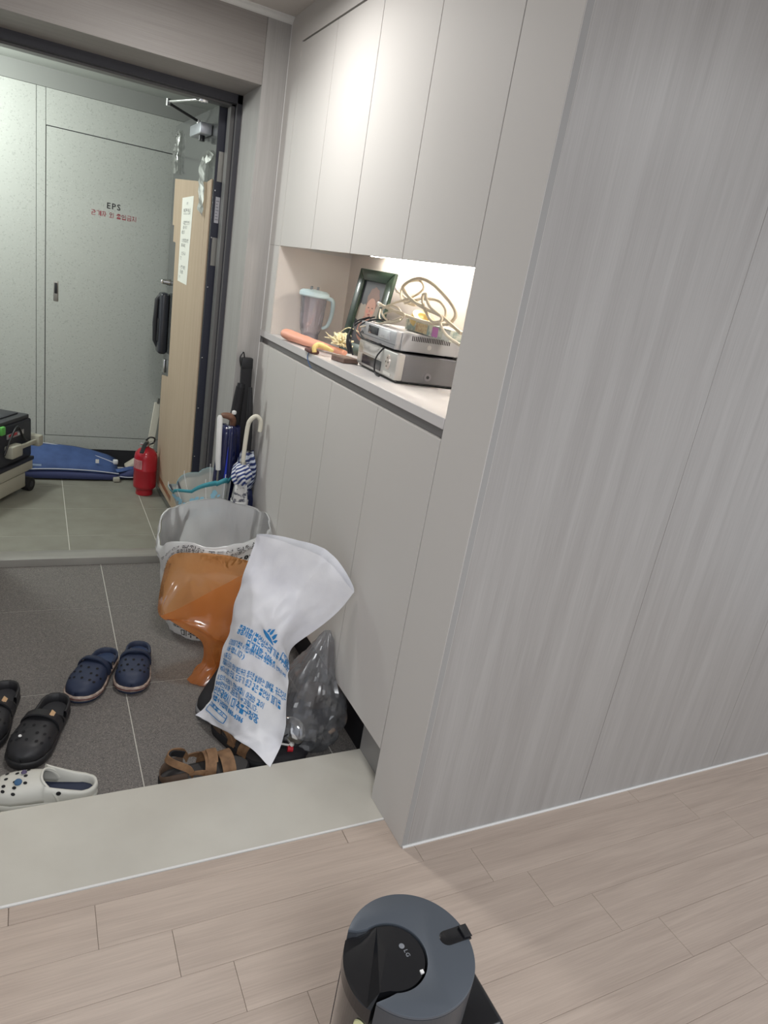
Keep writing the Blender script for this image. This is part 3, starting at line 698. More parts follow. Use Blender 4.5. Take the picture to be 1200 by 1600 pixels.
for k in range(22): box('vent_slot', (.055+k*.0062, -.0006, .040), (.058+k*.0062, .002, .055), M_BLACKM, sb)
tube('screw', [(.118, .0008, .026), (.118, -.0015, .026)], .0075, mat('screw_bright', (206, 206, 204), .3, metal=.7), sb, 16)
for x in (.03, .2):
    for y in (.02, .25): box('foot', (x, y, -.0005), (x+.02, y+.02, .006), M_BLACK, sb)
bw = thing('foil_bundle', 'crumpled plastic wrapped bundle at the left end of the set-top box', 'bundle', (.135, 1.005, CT+.0905))
bm = bmesh.new(); bmesh.ops.create_icosphere(bm, subdivisions=4, radius=.036)
for v in bm.verts:
    n = v.co.normalized(); v.co += n*(noise3(v.co, 45, 2)*.012+noise3(v.co, 110, 4)*.004); v.co.z *= .85
    v.co.z = max(v.co.z, -.029)
bm.transform(Matrix.Translation((0, -.03, .030)))
frombm('wrap', bm, mat('foil_grey', (178, 172, 168), .25, var=(70, 68, 72), scale=(40, 40, 40), amt=1, metal=.3), bw, True, 40)
# printed photo carton on the set-top box
pc = thing('photo_carton', 'small carton printed with patterned pictures on the set-top box', 'carton', (.175, .53, CT+.154), -.03)
box('carton', (0, 0, 0), (.07, .30, .034), mat('carton_print', (202, 204, 190), .5, var=(140, 156, 150), scale=(30, 45, 45), amt=1, ramp=(.45, .58)), pc, .001, 1)
box('print_patch', (-.0006, .075, .002), (.0005, .112, .030), mat('print_pink', (186, 112, 178), .5), pc)
box('print_patch', (-.0006, .145, .002), (.0005, .225, .030), mat('print_sand', (206, 192, 152), .5, var=(170, 140, 110), scale=(60, 90, 90), amt=1), pc)
box('print_patch', (-.0006, .0, .002), (.0005, .045, .030), mat('print_white', (220, 220, 214), .5), pc)
# ribbon roll
gr = thing('gold_ribbon_roll', 'gold ribbon roll half buried under the cream cables', 'ribbon', (.215, .78, CT+.190))
M_GOLD = mat('gold_ribbon', (214, 190, 128), .35, metal=.3)
lathe('ring', [(.020, -.014), (.038, -.014), (.040, 0), (.038, .014), (.020, .014), (.020, -.014)], M_GOLD, gr, 28, Matrix.Rotation(.5, 4, 'X'))
bx = box('core_card', (-.02, -.05, -.034), (.03, .05, -.014), M_CABIN, gr, .003)
# cream cables
CAB1 = [(0.140,0.419,1.346),(0.141,0.477,1.361),(0.142,0.552,1.379),(0.143,0.626,1.386),(0.144,0.723,1.400),(0.146,0.797,1.422),(0.147,0.818,1.438),(0.148,0.782,1.457),(0.149,0.719,1.469),(0.150,0.645,1.461),(0.151,0.568,1.436),(0.152,0.507,1.410),(0.153,0.486,1.387),(0.154,0.519,1.361),(0.156,0.606,1.351),(0.157,0.711,1.350),(0.158,0.828,1.355),(0.159,0.911,1.361),(0.160,0.988,1.366)]
CAB2 = [(0.200,0.958,1.419),(0.196,0.889,1.406),(0.193,0.801,1.388),(0.189,0.887,1.394),(0.185,0.901,1.426),(0.182,0.854,1.453),(0.178,0.778,1.463),(0.175,0.736,1.449),(0.171,0.745,1.430),(0.167,0.800,1.407),(0.164,0.894,1.382),(0.160,0.959,1.360)]
CAB3 = [(0.170,0.832,1.389),(0.166,0.764,1.403),(0.161,0.684,1.415),(0.157,0.598,1.416),(0.152,0.543,1.396),(0.148,0.538,1.370),(0.144,0.587,1.357),(0.139,0.630,1.378),(0.135,0.655,1.406),(0.131,0.651,1.426),(0.126,0.626,1.429),(0.122,0.614,1.418),(0.118,0.570,1.395),(0.113,0.494,1.377),(0.109,0.486,1.359),(0.104,0.431,1.334),(0.100,0.351,1.321)]
CAB4 = [(0.180,1.026,1.351),(0.176,1.012,1.321),(0.173,0.956,1.317),(0.169,0.871,1.322),(0.166,0.824,1.345),(0.162,0.860,1.371),(0.159,0.924,1.371),(0.155,0.962,1.347),(0.151,0.910,1.326),(0.148,0.816,1.329),(0.144,0.770,1.356),(0.141,0.831,1.360),(0.137,0.904,1.340),(0.134,0.844,1.322),(0.130,0.768,1.340)]
CAB5 = [(0.140,0.774,1.348),(0.135,0.833,1.328),(0.130,0.877,1.316),(0.110,0.934,1.300),(0.082,0.960,1.285)]
M_CABLE = mat('cream_cable', (212, 200, 178), .5)
cbk = thing('cable_coil', 'tangled coil of thick cream cable on the set-top box', 'cable', (.15, .70, CT+.155))
for pts, r in ((CAB1, .0052), (CAB2, .0036), (CAB3, .0042), (CAB4, .0028), (CAB5, .0028)):
    tube('cable', [(p[0]-.15, p[1]-.70, p[2]-CT-.155) for p in pts], r, M_CABLE, cbk, 10, smooth_pts=6)
tube('plug_end', [(.01, .288, .055), (.012, .310, .058)], [.0075, .0065], mat('plug_white', (230, 228, 222), .4), cbk, 10)
tube('plug_end', [(.05, .258, .108), (.052, .275, .116)], [.0055, .0045], M_STEEL, cbk, 10)
kb = thing('black_cable', 'thin black cables draped over the fronts of both silver boxes', 'cable', (.1, .90, CT+.09))
for pts in ([(0.130,0.957,1.325),(0.115,0.997,1.311),(0.085,1.021,1.278),(0.070,1.012,1.249),(0.070,0.985,1.225),(0.078,0.97,1.19)],
            [(0.150,0.886,1.325),(0.120,0.944,1.316),(0.083,0.962,1.290),(0.079,0.920,1.259),(0.079,0.830,1.252),(0.095,0.79,1.256)],
            [(0.093,0.773,1.249),(0.078,0.785,1.218),(0.078,0.793,1.187),(0.079,0.781,1.164),(0.083,0.756,1.160)],
            [(0.120,0.972,1.322),(0.085,1.006,1.298),(0.079,0.991,1.275),(0.079,0.936,1.256),(0.085,0.891,1.254)]):
    tube('cable', [(p[0]-.1, p[1]-.90, p[2]-CT-.09) for p in pts], .0027, M_BLACK, kb, 8, smooth_pts=6)
tube('connector', [(-.030, .112, .004), (-.031, .10, -.022), (-.028, .085, -.052)], [.007, .010, .008], M_BLACK, kb, 10)

# ================================================================ ENTRY: BAGS
# printed woven sack
SACK = [
 [(-0.278,0.700,0.644),(-0.187,0.632,0.641),(-0.098,0.565,0.617),(-0.012,0.497,0.534)],
 [(-0.294,0.700,0.547),(-0.223,0.623,0.525),(-0.142,0.567,0.498),(-0.056,0.530,0.430)],
 [(-0.314,0.700,0.440),(-0.276,0.603,0.450),(-0.218,0.557,0.397),(-0.159,0.560,0.311)],
 [(-0.326,0.710,0.325),(-0.298,0.600,0.364),(-0.239,0.550,0.326),(-0.168,0.560,0.235)],
 [(-0.341,0.715,0.223),(-0.314,0.597,0.264),(-0.254,0.538,0.248),(-0.174,0.540,0.177)],
 [(-0.350,0.720,0.118),(-0.326,0.597,0.160),(-0.276,0.523,0.143),(-0.183,0.500,0.061)],
 [(-0.365,0.725,0.034),(-0.336,0.603,0.060),(-0.286,0.512,0.053),(-0.208,0.450,0.018)],
 [(-0.401,0.740,-0.035),(-0.354,0.625,-0.005),(-0.303,0.510,0.013),(-0.252,0.395,0.004)]]
def crv(a, b, c, d, t): return .5*((2*b)+(c-a)*t+(2*a-5*b+4*c-d)*t*t+(3*b-a-3*c+d)*t**3)
def cr1(p, s):
    k = len(p)-1; s = min(max(s, 0), .99999)*k; i = int(s); t = s-i
    return crv(p[max(i-1, 0)], p[i], p[i+1], p[min(i+2, k)], t)
SG = [[Vector(q) for q in r] for r in SACK]
def sack0(u, v): return cr1([cr1(r, u) for r in SG], v)
def sackn(u, v):
    e = .01; a = sack0(min(u+e, 1), v)-sack0(max(u-e, 0), v); b = sack0(u, min(v+e, 1))-sack0(u, max(v-e, 0))
    n = a.cross(b); return n.normalized() if n.length > 1e-9 else Vector((0, -1, 0))
def wrinkle(u, v):
    w = noise3((u*2.2, v*4.5, 0), 1.6, 3.1)*.012
    w += max(0, .5-abs((u-.28)-.5*(v-.2)))*noise3((u*9, v*3, 1), 1.0, 9)*.006
    w += -.010*math.exp(-((u-.62+.22*(v-.4))/.045)**2)*max(0, 1-abs(v-.42)*2.2)
    w += .007*math.exp(-((v-.27-.25*(u-.5))/.05)**2)*u
    w += .006*math.exp(-((v-.84-.3*(u-.5))/.05)**2)*(1-u)
    w += .020*(.5-abs(noise3((u*2.5+v*1.2, v*5-u*1.5, 2), 1.0, 7)))*(.3+.7*math.sin(PI*u))
    w += .009*(.4-abs(noise3((u*7-v*2, v*9+u*3, 5), 1.0, 3)))
    return w
def sack(u, v, off=0.):
    n = sackn(u, v)
    if n.dot(Vector((-.3, -1, .3))) < 0: n = -n
    return sack0(u, v)+n*(wrinkle(u, v)+off)
sk = thing('woven_sack', 'white woven sack with blue Korean print standing against the cabinet', 'sack', (-.25, .58, -.05))
SO = Vector((-.25, .58, -.05))
M_SACK = mat('white_woven', (248, 249, 252), .42, bump=.25, bscale=(500, 500, 500), scale=(6, 6, 6), var=(232, 233, 240), amt=1, spec=.45)
NU, NV = 40, 80
front = [[sack(i/NU, j/NV)-SO for i in range(NU+1)] for j in range(NV+1)]
loft('front_sheet', front, M_SACK, sk, closed_ring=False)
def backpt(i, j):
    u, v = i/NU, j/NV
    d = -.030*math.sin(PI*u)**.8*(1-.9*v**4)-.0015
    p = sack(u, v, d)
    if v < .12: p = p+Vector((.012, .012, .014))*(1-v/.12)*math.sin(PI*min(u, .999))**.6*(.4+.9*u)
    return p-SO
loft('back_sheet', [[backpt(i, j) for i in range(NU+1)] for j in range(NV+1)], M_SACK, sk, closed_ring=False)
M_BLUE = mat('sack_blue_ink', (46, 140, 206), .5)
SL = .70
def wid(v): return (sack0(1, v)-sack0(0, v)).length*1.06
def sack_text(u0, u1, v, h, body, bold=.0):
    vs, fs = text_mesh(body, 1.0, 'LEFT', bold+.012)
    x0 = min(q.x for q in vs); x1 = max(q.x for q in vs)
    P = [sack(u0+(q.x-x0)/(x1-x0)*(u1-u0), v-q.y*h*1.25/SL, .0017)-SO for q in vs]
    me = bpy.data.meshes.new('print_line'); me.from_pydata([tuple(p) for p in P], [], fs); me.materials.append(M_BLUE)
    return finish(bpy.data.objects.new('print_line', me), sk)
for a in ((.20, .97, .455, .026, '종량제용(불연성쓰레기용 PP마대)', .02), (.36, .74, .505, .025, '무게제한 20kg', .025), (.10, .94, .520, .0165, '(대형폐기물은 수거업체에 신고후 배출하며, 연락처 부착', .01),
          (.11, .40, .552, .015, '바랍니다)', .01), (.08, .22, .588, .015, '(용도)', .01), (.07, .96, .625, .0175, '재활용이 되지 않는 깨진유리 등으로 발생하는 폐백돌, 카드크리트', .015),
          (.06, .90, .662, .0175, '벽지(소량) 타일, 도자기 등과 같은 불연성 폐기물', .015), (.05, .74, .708, .0165, '이외의 쓰레기 혼합배출시 아래와 같이', .015),
          (.05, .70, .742, .0165, '100만원이하 과태료가 부과됩니다.', .015), (.04, .72, .792, .026, '인천광역시 미추홀구청장', .025), (.05, .56, .835, .019, '배출수거업체 880-4386', .03)):
    sack_text(*a)
def sack_poly(n, uv, close=True, w=None):
    """filled polygon or outline on the sheet in (u,v)"""
    if w is None:
        me = bpy.data.meshes.new(n); me.from_pydata([tuple(sack(u, v, .0019)-SO) for u, v in uv], [], [tuple(range(len(uv)))]); me.materials.append(M_BLUE)
        return finish(bpy.data.objects.new(n, me), sk)
    vs, fs = [], []
    for i in range(len(uv)):
        a, b = Vector(uv[i]+(0,)), Vector(uv[(i+1) % len(uv)]+(0,)); d = (b-a).normalized(); nn = Vector((-d.y, d.x*.5, 0))*w
        K = 6
        for k in range(K):
            p, q = a.lerp(b, k/K), a.lerp(b, (k+1)/K); o = len(vs)
            for z in (p-nn, p+nn, q+nn, q-nn): vs.append(tuple(sack(z.x, z.y, .0019)-SO))
            fs.append((o, o+1, o+2, o+3))
    me = bpy.data.meshes.new(n); me.from_pydata(vs, [], fs); me.materials.append(M_BLUE)
    return finish(bpy.data.objects.new(n, me), sk)
sack_poly('print_box', [(.80, .385), (.985, .385), (.985, .435), (.80, .435)], w=.005)
sack_text(.82, .97, .405, .0165, '수거업체', .02); sack_text(.84, .95, .428, .0165, '계약용', .02)
sack_poly('print_box', [(.05, .862), (.36, .862), (.36, .925), (.05, .925)], w=.005)
sack_poly('print_box', [(.05, .882), (.36, .882), (.36, .884), (.05, .884)], w=.002)
sack_text(.09, .30, .879, .013, '배 출 지', .02)
sack_poly('logo_leaf', [(.50, .368), (.53, .362), (.58, .368), (.63, .382), (.665, .398), (.665, .404), (.62, .402), (.56, .394), (.52, .382)])
for pts in ([(.55, .362), (.565, .338), (.585, .330), (.58, .355)], [(.585, .358), (.60, .328), (.625, .312), (.622, .345), (.605, .365)], [(.625, .366), (.645, .335), (.665, .320), (.665, .35), (.65, .375)], [(.65, .385), (.675, .355), (.69, .350), (.68, .38)]):
    sack_poly('logo_flame', pts)

# white household rubbish bag with a folded collar
def ring_pts(n, fn): return [fn(2*PI*i/n) for i in range(n)]
TBC = Vector((-.232, 1.386, Z_E+.001))
M_BAG = film('white_bag_film', (246, 247, 248), .12, .45, .3, .2)
rb = thing('rubbish_bag', 'open white rubbish bag with black print standing in the corner', 'rubbish bag', TBC)
def angd(a, b): return abs((a-b+PI) % (2*PI)-PI)
def rimz(a):
    return .475+.02*math.sin(a+.6)-.075*math.exp(-(angd(a, PI*1.0)/.55)**2)+.005*math.sin(5*a+1)+.003*math.sin(11*a)
def bagr(a, t):
    base = [(0, .155), (.04, .178), (.2, .196), (.5, .205), (.8, .215), (1, .222)]
    for i in range(5):
        if base[i][0] <= t <= base[i+1][0]:
            k = (t-base[i][0])/(base[i+1][0]-base[i][0]); r = base[i][1]*(1-k)+base[i+1][1]*k
    r *= 1-.05*math.cos(2*a)*1
    r += .010*noise3((math.cos(a)*2, math.sin(a)*2, t*3), 1.4, 5)+.006*noise3((math.cos(a)*6, math.sin(a)*6, t*4), 1.3, 8)*(1-.3*t)+.016*(.25-abs(noise3((math.cos(a)*3.2, math.sin(a)*3.2, t*2.2), 1.2, 15)))
    return r
def bagp(a, t, off=0.):
    r = bagr(a, t)+off; x = r*math.cos(a); y = r*math.sin(a)*.88
    x = min(x, .226)
    return Vector((x, y, rimz(a)*t))
NB = 96
rings = [[bagp(2*PI*i/NB, t) for i in range(NB)] for t in [k/26 for k in range(27)]]
loft('body', rings, M_BAG, rb, True, True)
def skirt(a): return .045+.14*math.exp(-(angd(a, PI*1.14)/.17)**2)+.010*math.sin(7*a)+.012*math.exp(-(angd(a, PI*1.4)/.5)**2)
def colp(a, s, off=0.):
    t = 1-s*skirt(a)/rimz(a); o = .004+.016*math.sin(PI*min(s*1.2, 1))*(.7+.5*math.sin(4*a))+.018*s
    p = bagp(a, t, o+off)
    if s < .15: p.z += .008*math.sin(PI*s/.15)
    return p
rings = [[colp(2*PI*i/NB, s) for i in range(NB)] for s in [k/9 for k in range(10)]]
loft('folded_collar', rings, M_BAG, rb, True)
def bag_text(a0, a1, s, h, body, inner=False, tz=None, bold=.01):
    vs, fs = text_mesh(body, 1.0, 'LEFT', bold); x0 = min(q.x for q in vs); x1 = max(q.x for q in vs)
    if tz is None: P = [colp(a0+(q.x-x0)/(x1-x0)*(a1-a0), s-q.y*h/skirt(a0+(q.x-x0)/(x1-x0)*(a1-a0)), .0015) for q in vs]
    else: P = [bagp(a0+(q.x-x0)/(x1-x0)*(a1-a0), tz+q.y*h/.45, .002) for q in vs]
    me = bpy.data.meshes.new('print_line'); me.from_pydata([tuple(p) for p in P], [], fs); me.materials.append(M_INK)
    return finish(bpy.data.objects.new('print_line', me), rb)
bag_text(PI*1.13, PI*1.66, .38, .011, '묶는선 절취선 묶는선 절취선')
bag_text(PI*1.15, PI*1.70, .72, .017, '쓰레기는 종량제봉투에 담아 배출하고 음식물과 재활용품은')
bag_text(PI*1.15, PI*1.55, .99, .015, '분리하여 배출하여 주시기 바랍니다 (일반용)')
bag_text(PI*1.50, PI*1.66, 0, .036, '(75ℓ)', tz=.80, bold=.03)
bag_text(PI*1.22, PI*1.45, 0, .022, '일반용 종량제봉투', tz=.22, bold=.02); bag_text(PI*1.20, PI*1.45, 0, .02, '배출요령 및 과태료 안내', tz=.14, bold=.02); bag_text(PI*1.25, PI*1.47, 0, .03, '미추홀구', tz=.06, bold=.03)

# thin orange bag, flared mouth, gathered waist
ORIM = [(-0.500,1.030,0.209),(-0.486,1.060,0.325),(-0.455,1.090,0.403),(-0.355,1.115,0.399),(-0.246,1.120,0.383),(-0.158,1.100,0.362),(-0.117,1.040,0.356),(-0.201,0.970,0.385),(-0.306,0.950,0.342),(-0.397,0.970,0.277),(-0.466,1.000,0.223)]
OLOW = [(-0.465,1.030,0.186),(-0.453,1.045,0.242),(-0.414,1.065,0.281),(-0.342,1.080,0.282),(-0.257,1.085,0.275),(-0.174,1.070,0.264),(-0.122,1.020,0.232),(-0.150,0.955,0.093),(-0.268,0.930,0.125),(-0.368,0.945,0.173),(-0.433,0.985,0.190)]
def oval(cx, cy, z, rx, ry, ph=0.):
    out = []
    for i in range(11):
        a = PI-2*PI*i/11+ph; out.append((cx+rx*math.cos(a), cy+ry*math.sin(a), z))
    return out
OC = Vector((-.28, 1.0, Z_E+.001))
base_r = [ORIM, [tuple(Vector(a).lerp(Vector(b), .5)+Vector((.0, .01, -.015))) for a, b in zip(ORIM, OLOW)], OLOW, oval(-.25, 1.0, .11, .105, .06), oval(-.245, 1.0, .05, .080, .05), oval(-.24, 1.0, .0, .085, .052), oval(-.255, .99, -.035, .115, .055), oval(-.265, .985, -.057, .125, .06)]
crs = [cr_interp(r, 6, True) for r in base_r]
fine = []
for i in range(len(crs)-1):
    for k in range(5):
        t = k/5; fine.append([cr1([crs[j][q] for j in range(len(crs))], (i+t)/(len(crs)-1)) for q in range(len(crs[0]))])
fine.append(crs[-1])
M_ORANGE = film('orange_film', (255, 182, 106), .58, .5, .16, .2, .55)
for i, r in enumerate(fine):
    s = i/len(fine)
    for q, p in enumerate(r):
        c = sum(r, Vector())/len(r); d = (p-c); d.z = 0; d = d.normalized() if d.length > 1e-6 else d
        amp = .004+.010*math.exp(-((s-.6)/.2)**2)
        r[q] = p+d*((.22-abs(noise3((p.x*11+p.z*5, p.y*11, p.z*9), 1, 6)))*.030*min(1, s*4))+d*(noise3((p.x*18, p.y*18, p.z*6), 1, 2)*amp+math.sin(q*1.35)*amp*.5*(1 if s > .45 else .15))
ob = thing('orange_bag', 'crumpled see-through orange plastic bag with a flared mouth', 'plastic bag', OC)
loft('film', [[p-OC for p in r] for r in fine], M_ORANGE, ob, True, False, True, auto=35)

# clear bag with dark contents
CC = Vector((-.075, .585, Z_E+.001))
cbag = thing('clear_bag', 'crumpled clear plastic bag of dark odds and ends below the cabinet', 'plastic bag', CC)
M_CLEAR = film('clear_bag_film', (216, 218, 222), .78, .4, .22, .2, .45)
prof = [(0, .095), (.03, .120), (.08, .130), (.14, .122), (.20, .102), (.26, .072), (.31, .045), (.36, .026), (.385, .012)]
cr_ = []
for i in range(33):
    z = .385*i/32
    for k in range(len(prof)-1):
        if prof[k][0] <= z <= prof[k+1][0]+1e-9: t = (z-prof[k][0])/(prof[k+1][0]-prof[k][0]); r0 = prof[k][1]*(1-t)+prof[k+1][1]*t
    ring = []
    for j in range(72):
        a = 2*PI*j/72; r = r0*(1+.30*(.35-abs(noise3((math.cos(a)*2.2, math.sin(a)*2.2, z*11), 1.2, 4)))+.14*(.35-abs(noise3((math.cos(a)*5, math.sin(a)*5, z*24), 1.2, 6)))+.10*math.sin(5*a+z*30)*min(1, z*4))
        cx_ = .05*max(0, (z-.15)/.24); x = cx_+r*math.cos(a); y = .02*max(0, (z-.1)/.2)+r*math.sin(a)*.95
        lim = .07 if z > LB-Z_E-.02 else .13
        ring.append(Vector((min(x, lim), max(y, -.165), z)))
    cr_.append(ring)
loft('film', cr_, M_CLEAR, cbag, True, True, True, auto=12)
def lump(n, c, s, seed, m, parent, amp=.18, flat=None):
    bm = bmesh.new(); bmesh.ops.create_icosphere(bm, subdivisions=4, radius=1)
    for v in bm.verts:
        v.co *= 1+amp*noise3(v.co, 1.6, seed)+amp*.35*noise3(v.co, 5, seed)
        v.co = Vector((v.co.x*s[0], v.co.y*s[1], v.co.z*s[2]))+Vector(c)
        if flat is not None: v.co.z = max(v.co.z, flat)
    return frombm(n, bm, m, parent, True)
dk = thing('dark_cloth_bundle', 'dark crumpled cloth inside the clear bag', 'cloth', CC+Vector((0, 0, .002)))
lump('cloth', (-.005, .0, .075), (.085, .08, .078), 3, mat('dark_cloth', (52, 50, 58), .8), dk, .2, .0)
lump('cloth', (.02, .01, .145), (.055, .05, .05), 6, mat('brown_cloth', (84, 72, 68), .8), dk, .25, .0)
pn = thing('steel_lid', 'round steel lid showing through the side of the clear bag', 'lid', CC+Vector((-.075, -.075, .085)))
lathe('dome', [(.048, 0), (.05, .002), (.046, .010), (.03, .018), (0, .021)], M_CHROME, pn, 28, Matrix.Rotation(1.25, 4, Vector((.7, -.7, 0))))
rc = thing('red_plug', 'small red plug on a white wire lying before the clear bag', 'plug', (-.165, .475, Z_E+.001))
tube('plug', [(-.005, .0, .050), (.012, -.004, .048)], [.010, .009], mat('red_plastic', (206, 44, 56), .35), rc, 12)
tube('collar', [(.006, .004, .056), (.012, .006, .062)], .008, mat('plug_white', (230, 228, 222), .4), rc, 10)
tube('wire', [(-.09, .03, .055), (-.05, .02, .066), (.0, .004, .060)], .0035, MATS['plug_white'], rc, 8, smooth_pts=4)
lump('dark_pouch', (.0, .0, .022), (.07, .035, .024), 11, mat('black_cloth', (38, 37, 42), .7), rc, .15, .0)
tube('dark_wire', [(-.075, .055, .19), (-.065, .03, .13), (-.03, .015, .085), (.02, .03, .10), (.045, .045, .125)], .003, M_BLACK, rc, 8, smooth_pts=5)

# ================================================================ UMBRELLAS IN THE CORNER
M_NAVYC = mat('navy_nylon', (34, 46, 92), .45)
M_TEAL = mat('teal_binding', (70, 158, 172), .4)
M_PVC = film('frosted_pvc', (226, 226, 220), .30, .4, .2, .3)
M_IVORY = mat('ivory_plastic', (226, 222, 206), .35)
M_WHITEP = mat('white_plastic', (236, 236, 234), .35)
# half-open clear umbrella standing on its tip, handle up
cu = thing('clear_umbrella', 'half open frosted umbrella with teal rim and straight white handle', 'umbrella', (-.165, 1.690, Z_E+.001))
def cup(a, t):
    k = abs(math.cos(4*(a+.2)))            # 1 at ribs
    sx = .175 if math.cos(a) < 0 else .095
    rx = .008+(sx-.008)*t**.75; ry = .008+.075*t**.75
    r = 1-.10*(1-k)*t
    z = .035+(.585-.035)*t-.016*(1-k)*t**3-.07*t**4*max(0, -math.cos(a-.1))
    return Vector((rx*r*math.cos(a)-.035*t, ry*r*math.sin(a), z))
NCU = 64
loft('canopy', [[cup(2*PI*i/NCU, j/22) for i in range(NCU)] for j in range(23)], M_PVC, cu, True)
vs, fs = [], []
rim = [[cup(2*PI*i/NCU, t)+Vector((0, 0, .0)) for i in range(NCU)] for t in (.955, 1.0)]
o_ = loft('teal_rim', [[p+Vector((p.x, p.y, 0)).normalized()*.0012 for p in r] for r in rim], M_TEAL, cu, True, thick=.001)
for k in range(8):
    a = k*PI/4-.2; tube('rib', [cup(a, t)+Vector((0, 0, .001)) for t in (.03, .3, .6, .85, 1.0)]+[cup(a, 1.0)+Vector((0, 0, .016))], .0016, M_WHITEP, cu, 6)
tube('shaft', [(0.0, 0, 0), (0.0, 0, .60)], .0045, M_STEEL, cu, 8)
tube('ferrule', [(0, 0, -.0), (0, 0, .05)], [.004, .007], M_WHITEP, cu, 8)
tube('handle', [(0., 0, .600), (-.004, 0, .64), (-.012, 0, .835), (-.013, 0, .845)], [.011, .012, .012, .007], M_WHITEP, cu, 14)
M_SKYP = mat('sky_blue_print', (158, 208, 228), .5)
bm = bmesh.new(); random.seed(12)
for (a0, t0) in ((3.55, .72), (3.75, .82), (4.25, .84), (4.45, .74), (4.85, .86), (3.35, .88), (5.0, .74), (4.05, .72)):
    for q in range(7):
        a1 = a0+random.uniform(-.16, .16); t1 = t0+random.uniform(-.05, .05); c = cup(a1, t1); e1 = (cup(a1+.03, t1)-c).normalized(); e2 = (cup(a1, t1+.02)-c).normalized(); n = e1.cross(e2)
        if n.dot(Vector((c.x, c.y, 0))) < 0: n = -n
        s = random.uniform(.008, .014)
        bm.faces.new([bm.verts.new(c+n*.003+e1*s*math.cos(k*PI/4)+e2*s*.8*math.sin(k*PI/4)) for k in range(8)])
tag(frombm('flower_print', bm, M_SKYP, cu), kind='stuff')
def folded(t, z0, z1, r, m, n=40, fl=8, name='canopy', lean=(0, 0), twist=1.2):
    K = 18; rings = []
    for j in range(K+1):
        s = j/K; rr = r*(.35+1.1*math.sin(PI*(s*.78+.05))**.8)
        c = Vector((lean[0]*s, lean[1]*s, z0+(z1-z0)*s)); ring = []
        for i in range(n):
            a = 2*PI*i/n; q = rr*(1+.20*math.sin(fl*a*.5+twist*s*5)+.10*math.sin(fl*a+3*s))
            ring.append(c+Vector((q*math.cos(a), q*math.sin(a), .006*math.sin(3*a)*s)))
        rings.append(ring)
    return loft(name, rings, m, t, True, True, True)
M_STR1 = stripes('navy_white_stripes', (46, 66, 130), (232, 234, 240), 21., (.75, .35, 0), .5, .5)
# white-hooked striped umbrella
hu = thing('hook_umbrella', 'folded navy striped umbrella with an ivory crook handle', 'umbrella', (-.082, 1.60, Z_E+.001))
tube('handle', [(.0, 0, .655), (-.001, 0, .70), (.004, .0, .82), (.012, -.004, .855), (.033, -.008, .874), (.052, -.010, .860), (.057, -.010, .835), (.056, -.010, .808)], [.009, .0095, .0095, .0095, .0095, .0095, .0095, .009], M_IVORY, hu, 14, smooth_pts=5)
folded(hu, .555, .655, .028, M_STR1, name='striped_canopy', lean=(.0, 0))
folded(hu, .02, .57, .027, mat('pale_print_nylon', (206, 206, 204), .5, var=(90, 92, 104), scale=(45, 45, 60), amt=1, ramp=(.52, .60)), name='printed_canopy')
lathe('strap', [(.036, .475), (.039, .475), (.039, .492), (.036, .492), (.036, .475)], M_WHITEP, hu, 24)
lathe('strap_edge', [(.0365, .469), (.0395, .469), (.0395, .475), (.0365, .475)], M_BLACK, hu, 24)
tube('shaft', [(0, 0, 0), (0, 0, .67)], .005, M_STEEL, hu, 8)
for k in range(8): tube('rib_tip', [(.010*math.cos(k*PI/4), .010*math.sin(k*PI/4), .635), (.012*math.cos(k*PI/4), .012*math.sin(k*PI/4), .668)], .0018, M_STEEL, hu, 6)
# second striped umbrella, darker, against the cabinet
su = thing('striped_umbrella', 'folded navy umbrella with white stripes leaning on the cabinet side', 'umbrella', (-.044, 1.672, Z_E+.001))
folded(su, .49, .69, .028, stripes('navy_stripes_fine', (40, 56, 110), (214, 222, 236), 17., (-.7, .5, 0), .5, .55), name='striped_canopy', lean=(.0, .0))
folded(su, .02, .52, .030, M_NAVYC, name='navy_canopy', twist=2.)
tube('shaft', [(0, 0, .0), (0, 0, .74)], .005, M_STEEL, su, 8)
tube('handle', [(.0, 0, .70), (-.004, 0, .76), (-.012, 0, .90), (-.018, .0, .98)], [.012, .015, .013, .008], M_BLACK, su, 12)
# navy umbrella with a wooden handle
nu = thing('navy_umbrella', 'shiny navy umbrella with a brown wooden handle behind the clear one', 'umbrella', (-.112, 1.745, Z_E+.001))
folded(nu, .02, .79, .034, mat('navy_gloss', (26, 32, 74), .22, coat=.5), name='canopy', twist=.3)
tube('shaft', [(0, 0, 0), (0, 0, .80)], .005, M_STEEL, nu, 8)
M_WOODH = mat('brown_wood', (142, 104, 84), .45, var=(110, 78, 62), scale=(30, 30, 30), amt=1)
tube('handle', [(.006, 0, .785), (.006, -.004, .815), (-.010, -.008, .832), (-.035, -.010, .836), (-.048, -.010, .834)], [.012, .015, .016, .013, .010], M_WOODH, nu, 12, smooth_pts=4)
ribbon('highlight_strip', [(-.020, -.046, .40), (-.018, -.046, .55), (-.010, -.040, .68), (-.003, -.026, .77)], (1, .1, 0), .010, .002, mat('highlight_blue', (58, 74, 196), .25), nu, 5)  # bright blue ribbon painted in for the highlight along the canopy
lathe('handle_knob', [(0, -.011), (.009, -.007), (.011, 0), (.009, .007), (0, .011)], M_WHITEP, nu, 14, Matrix.Translation((.008, -.004, .850)))
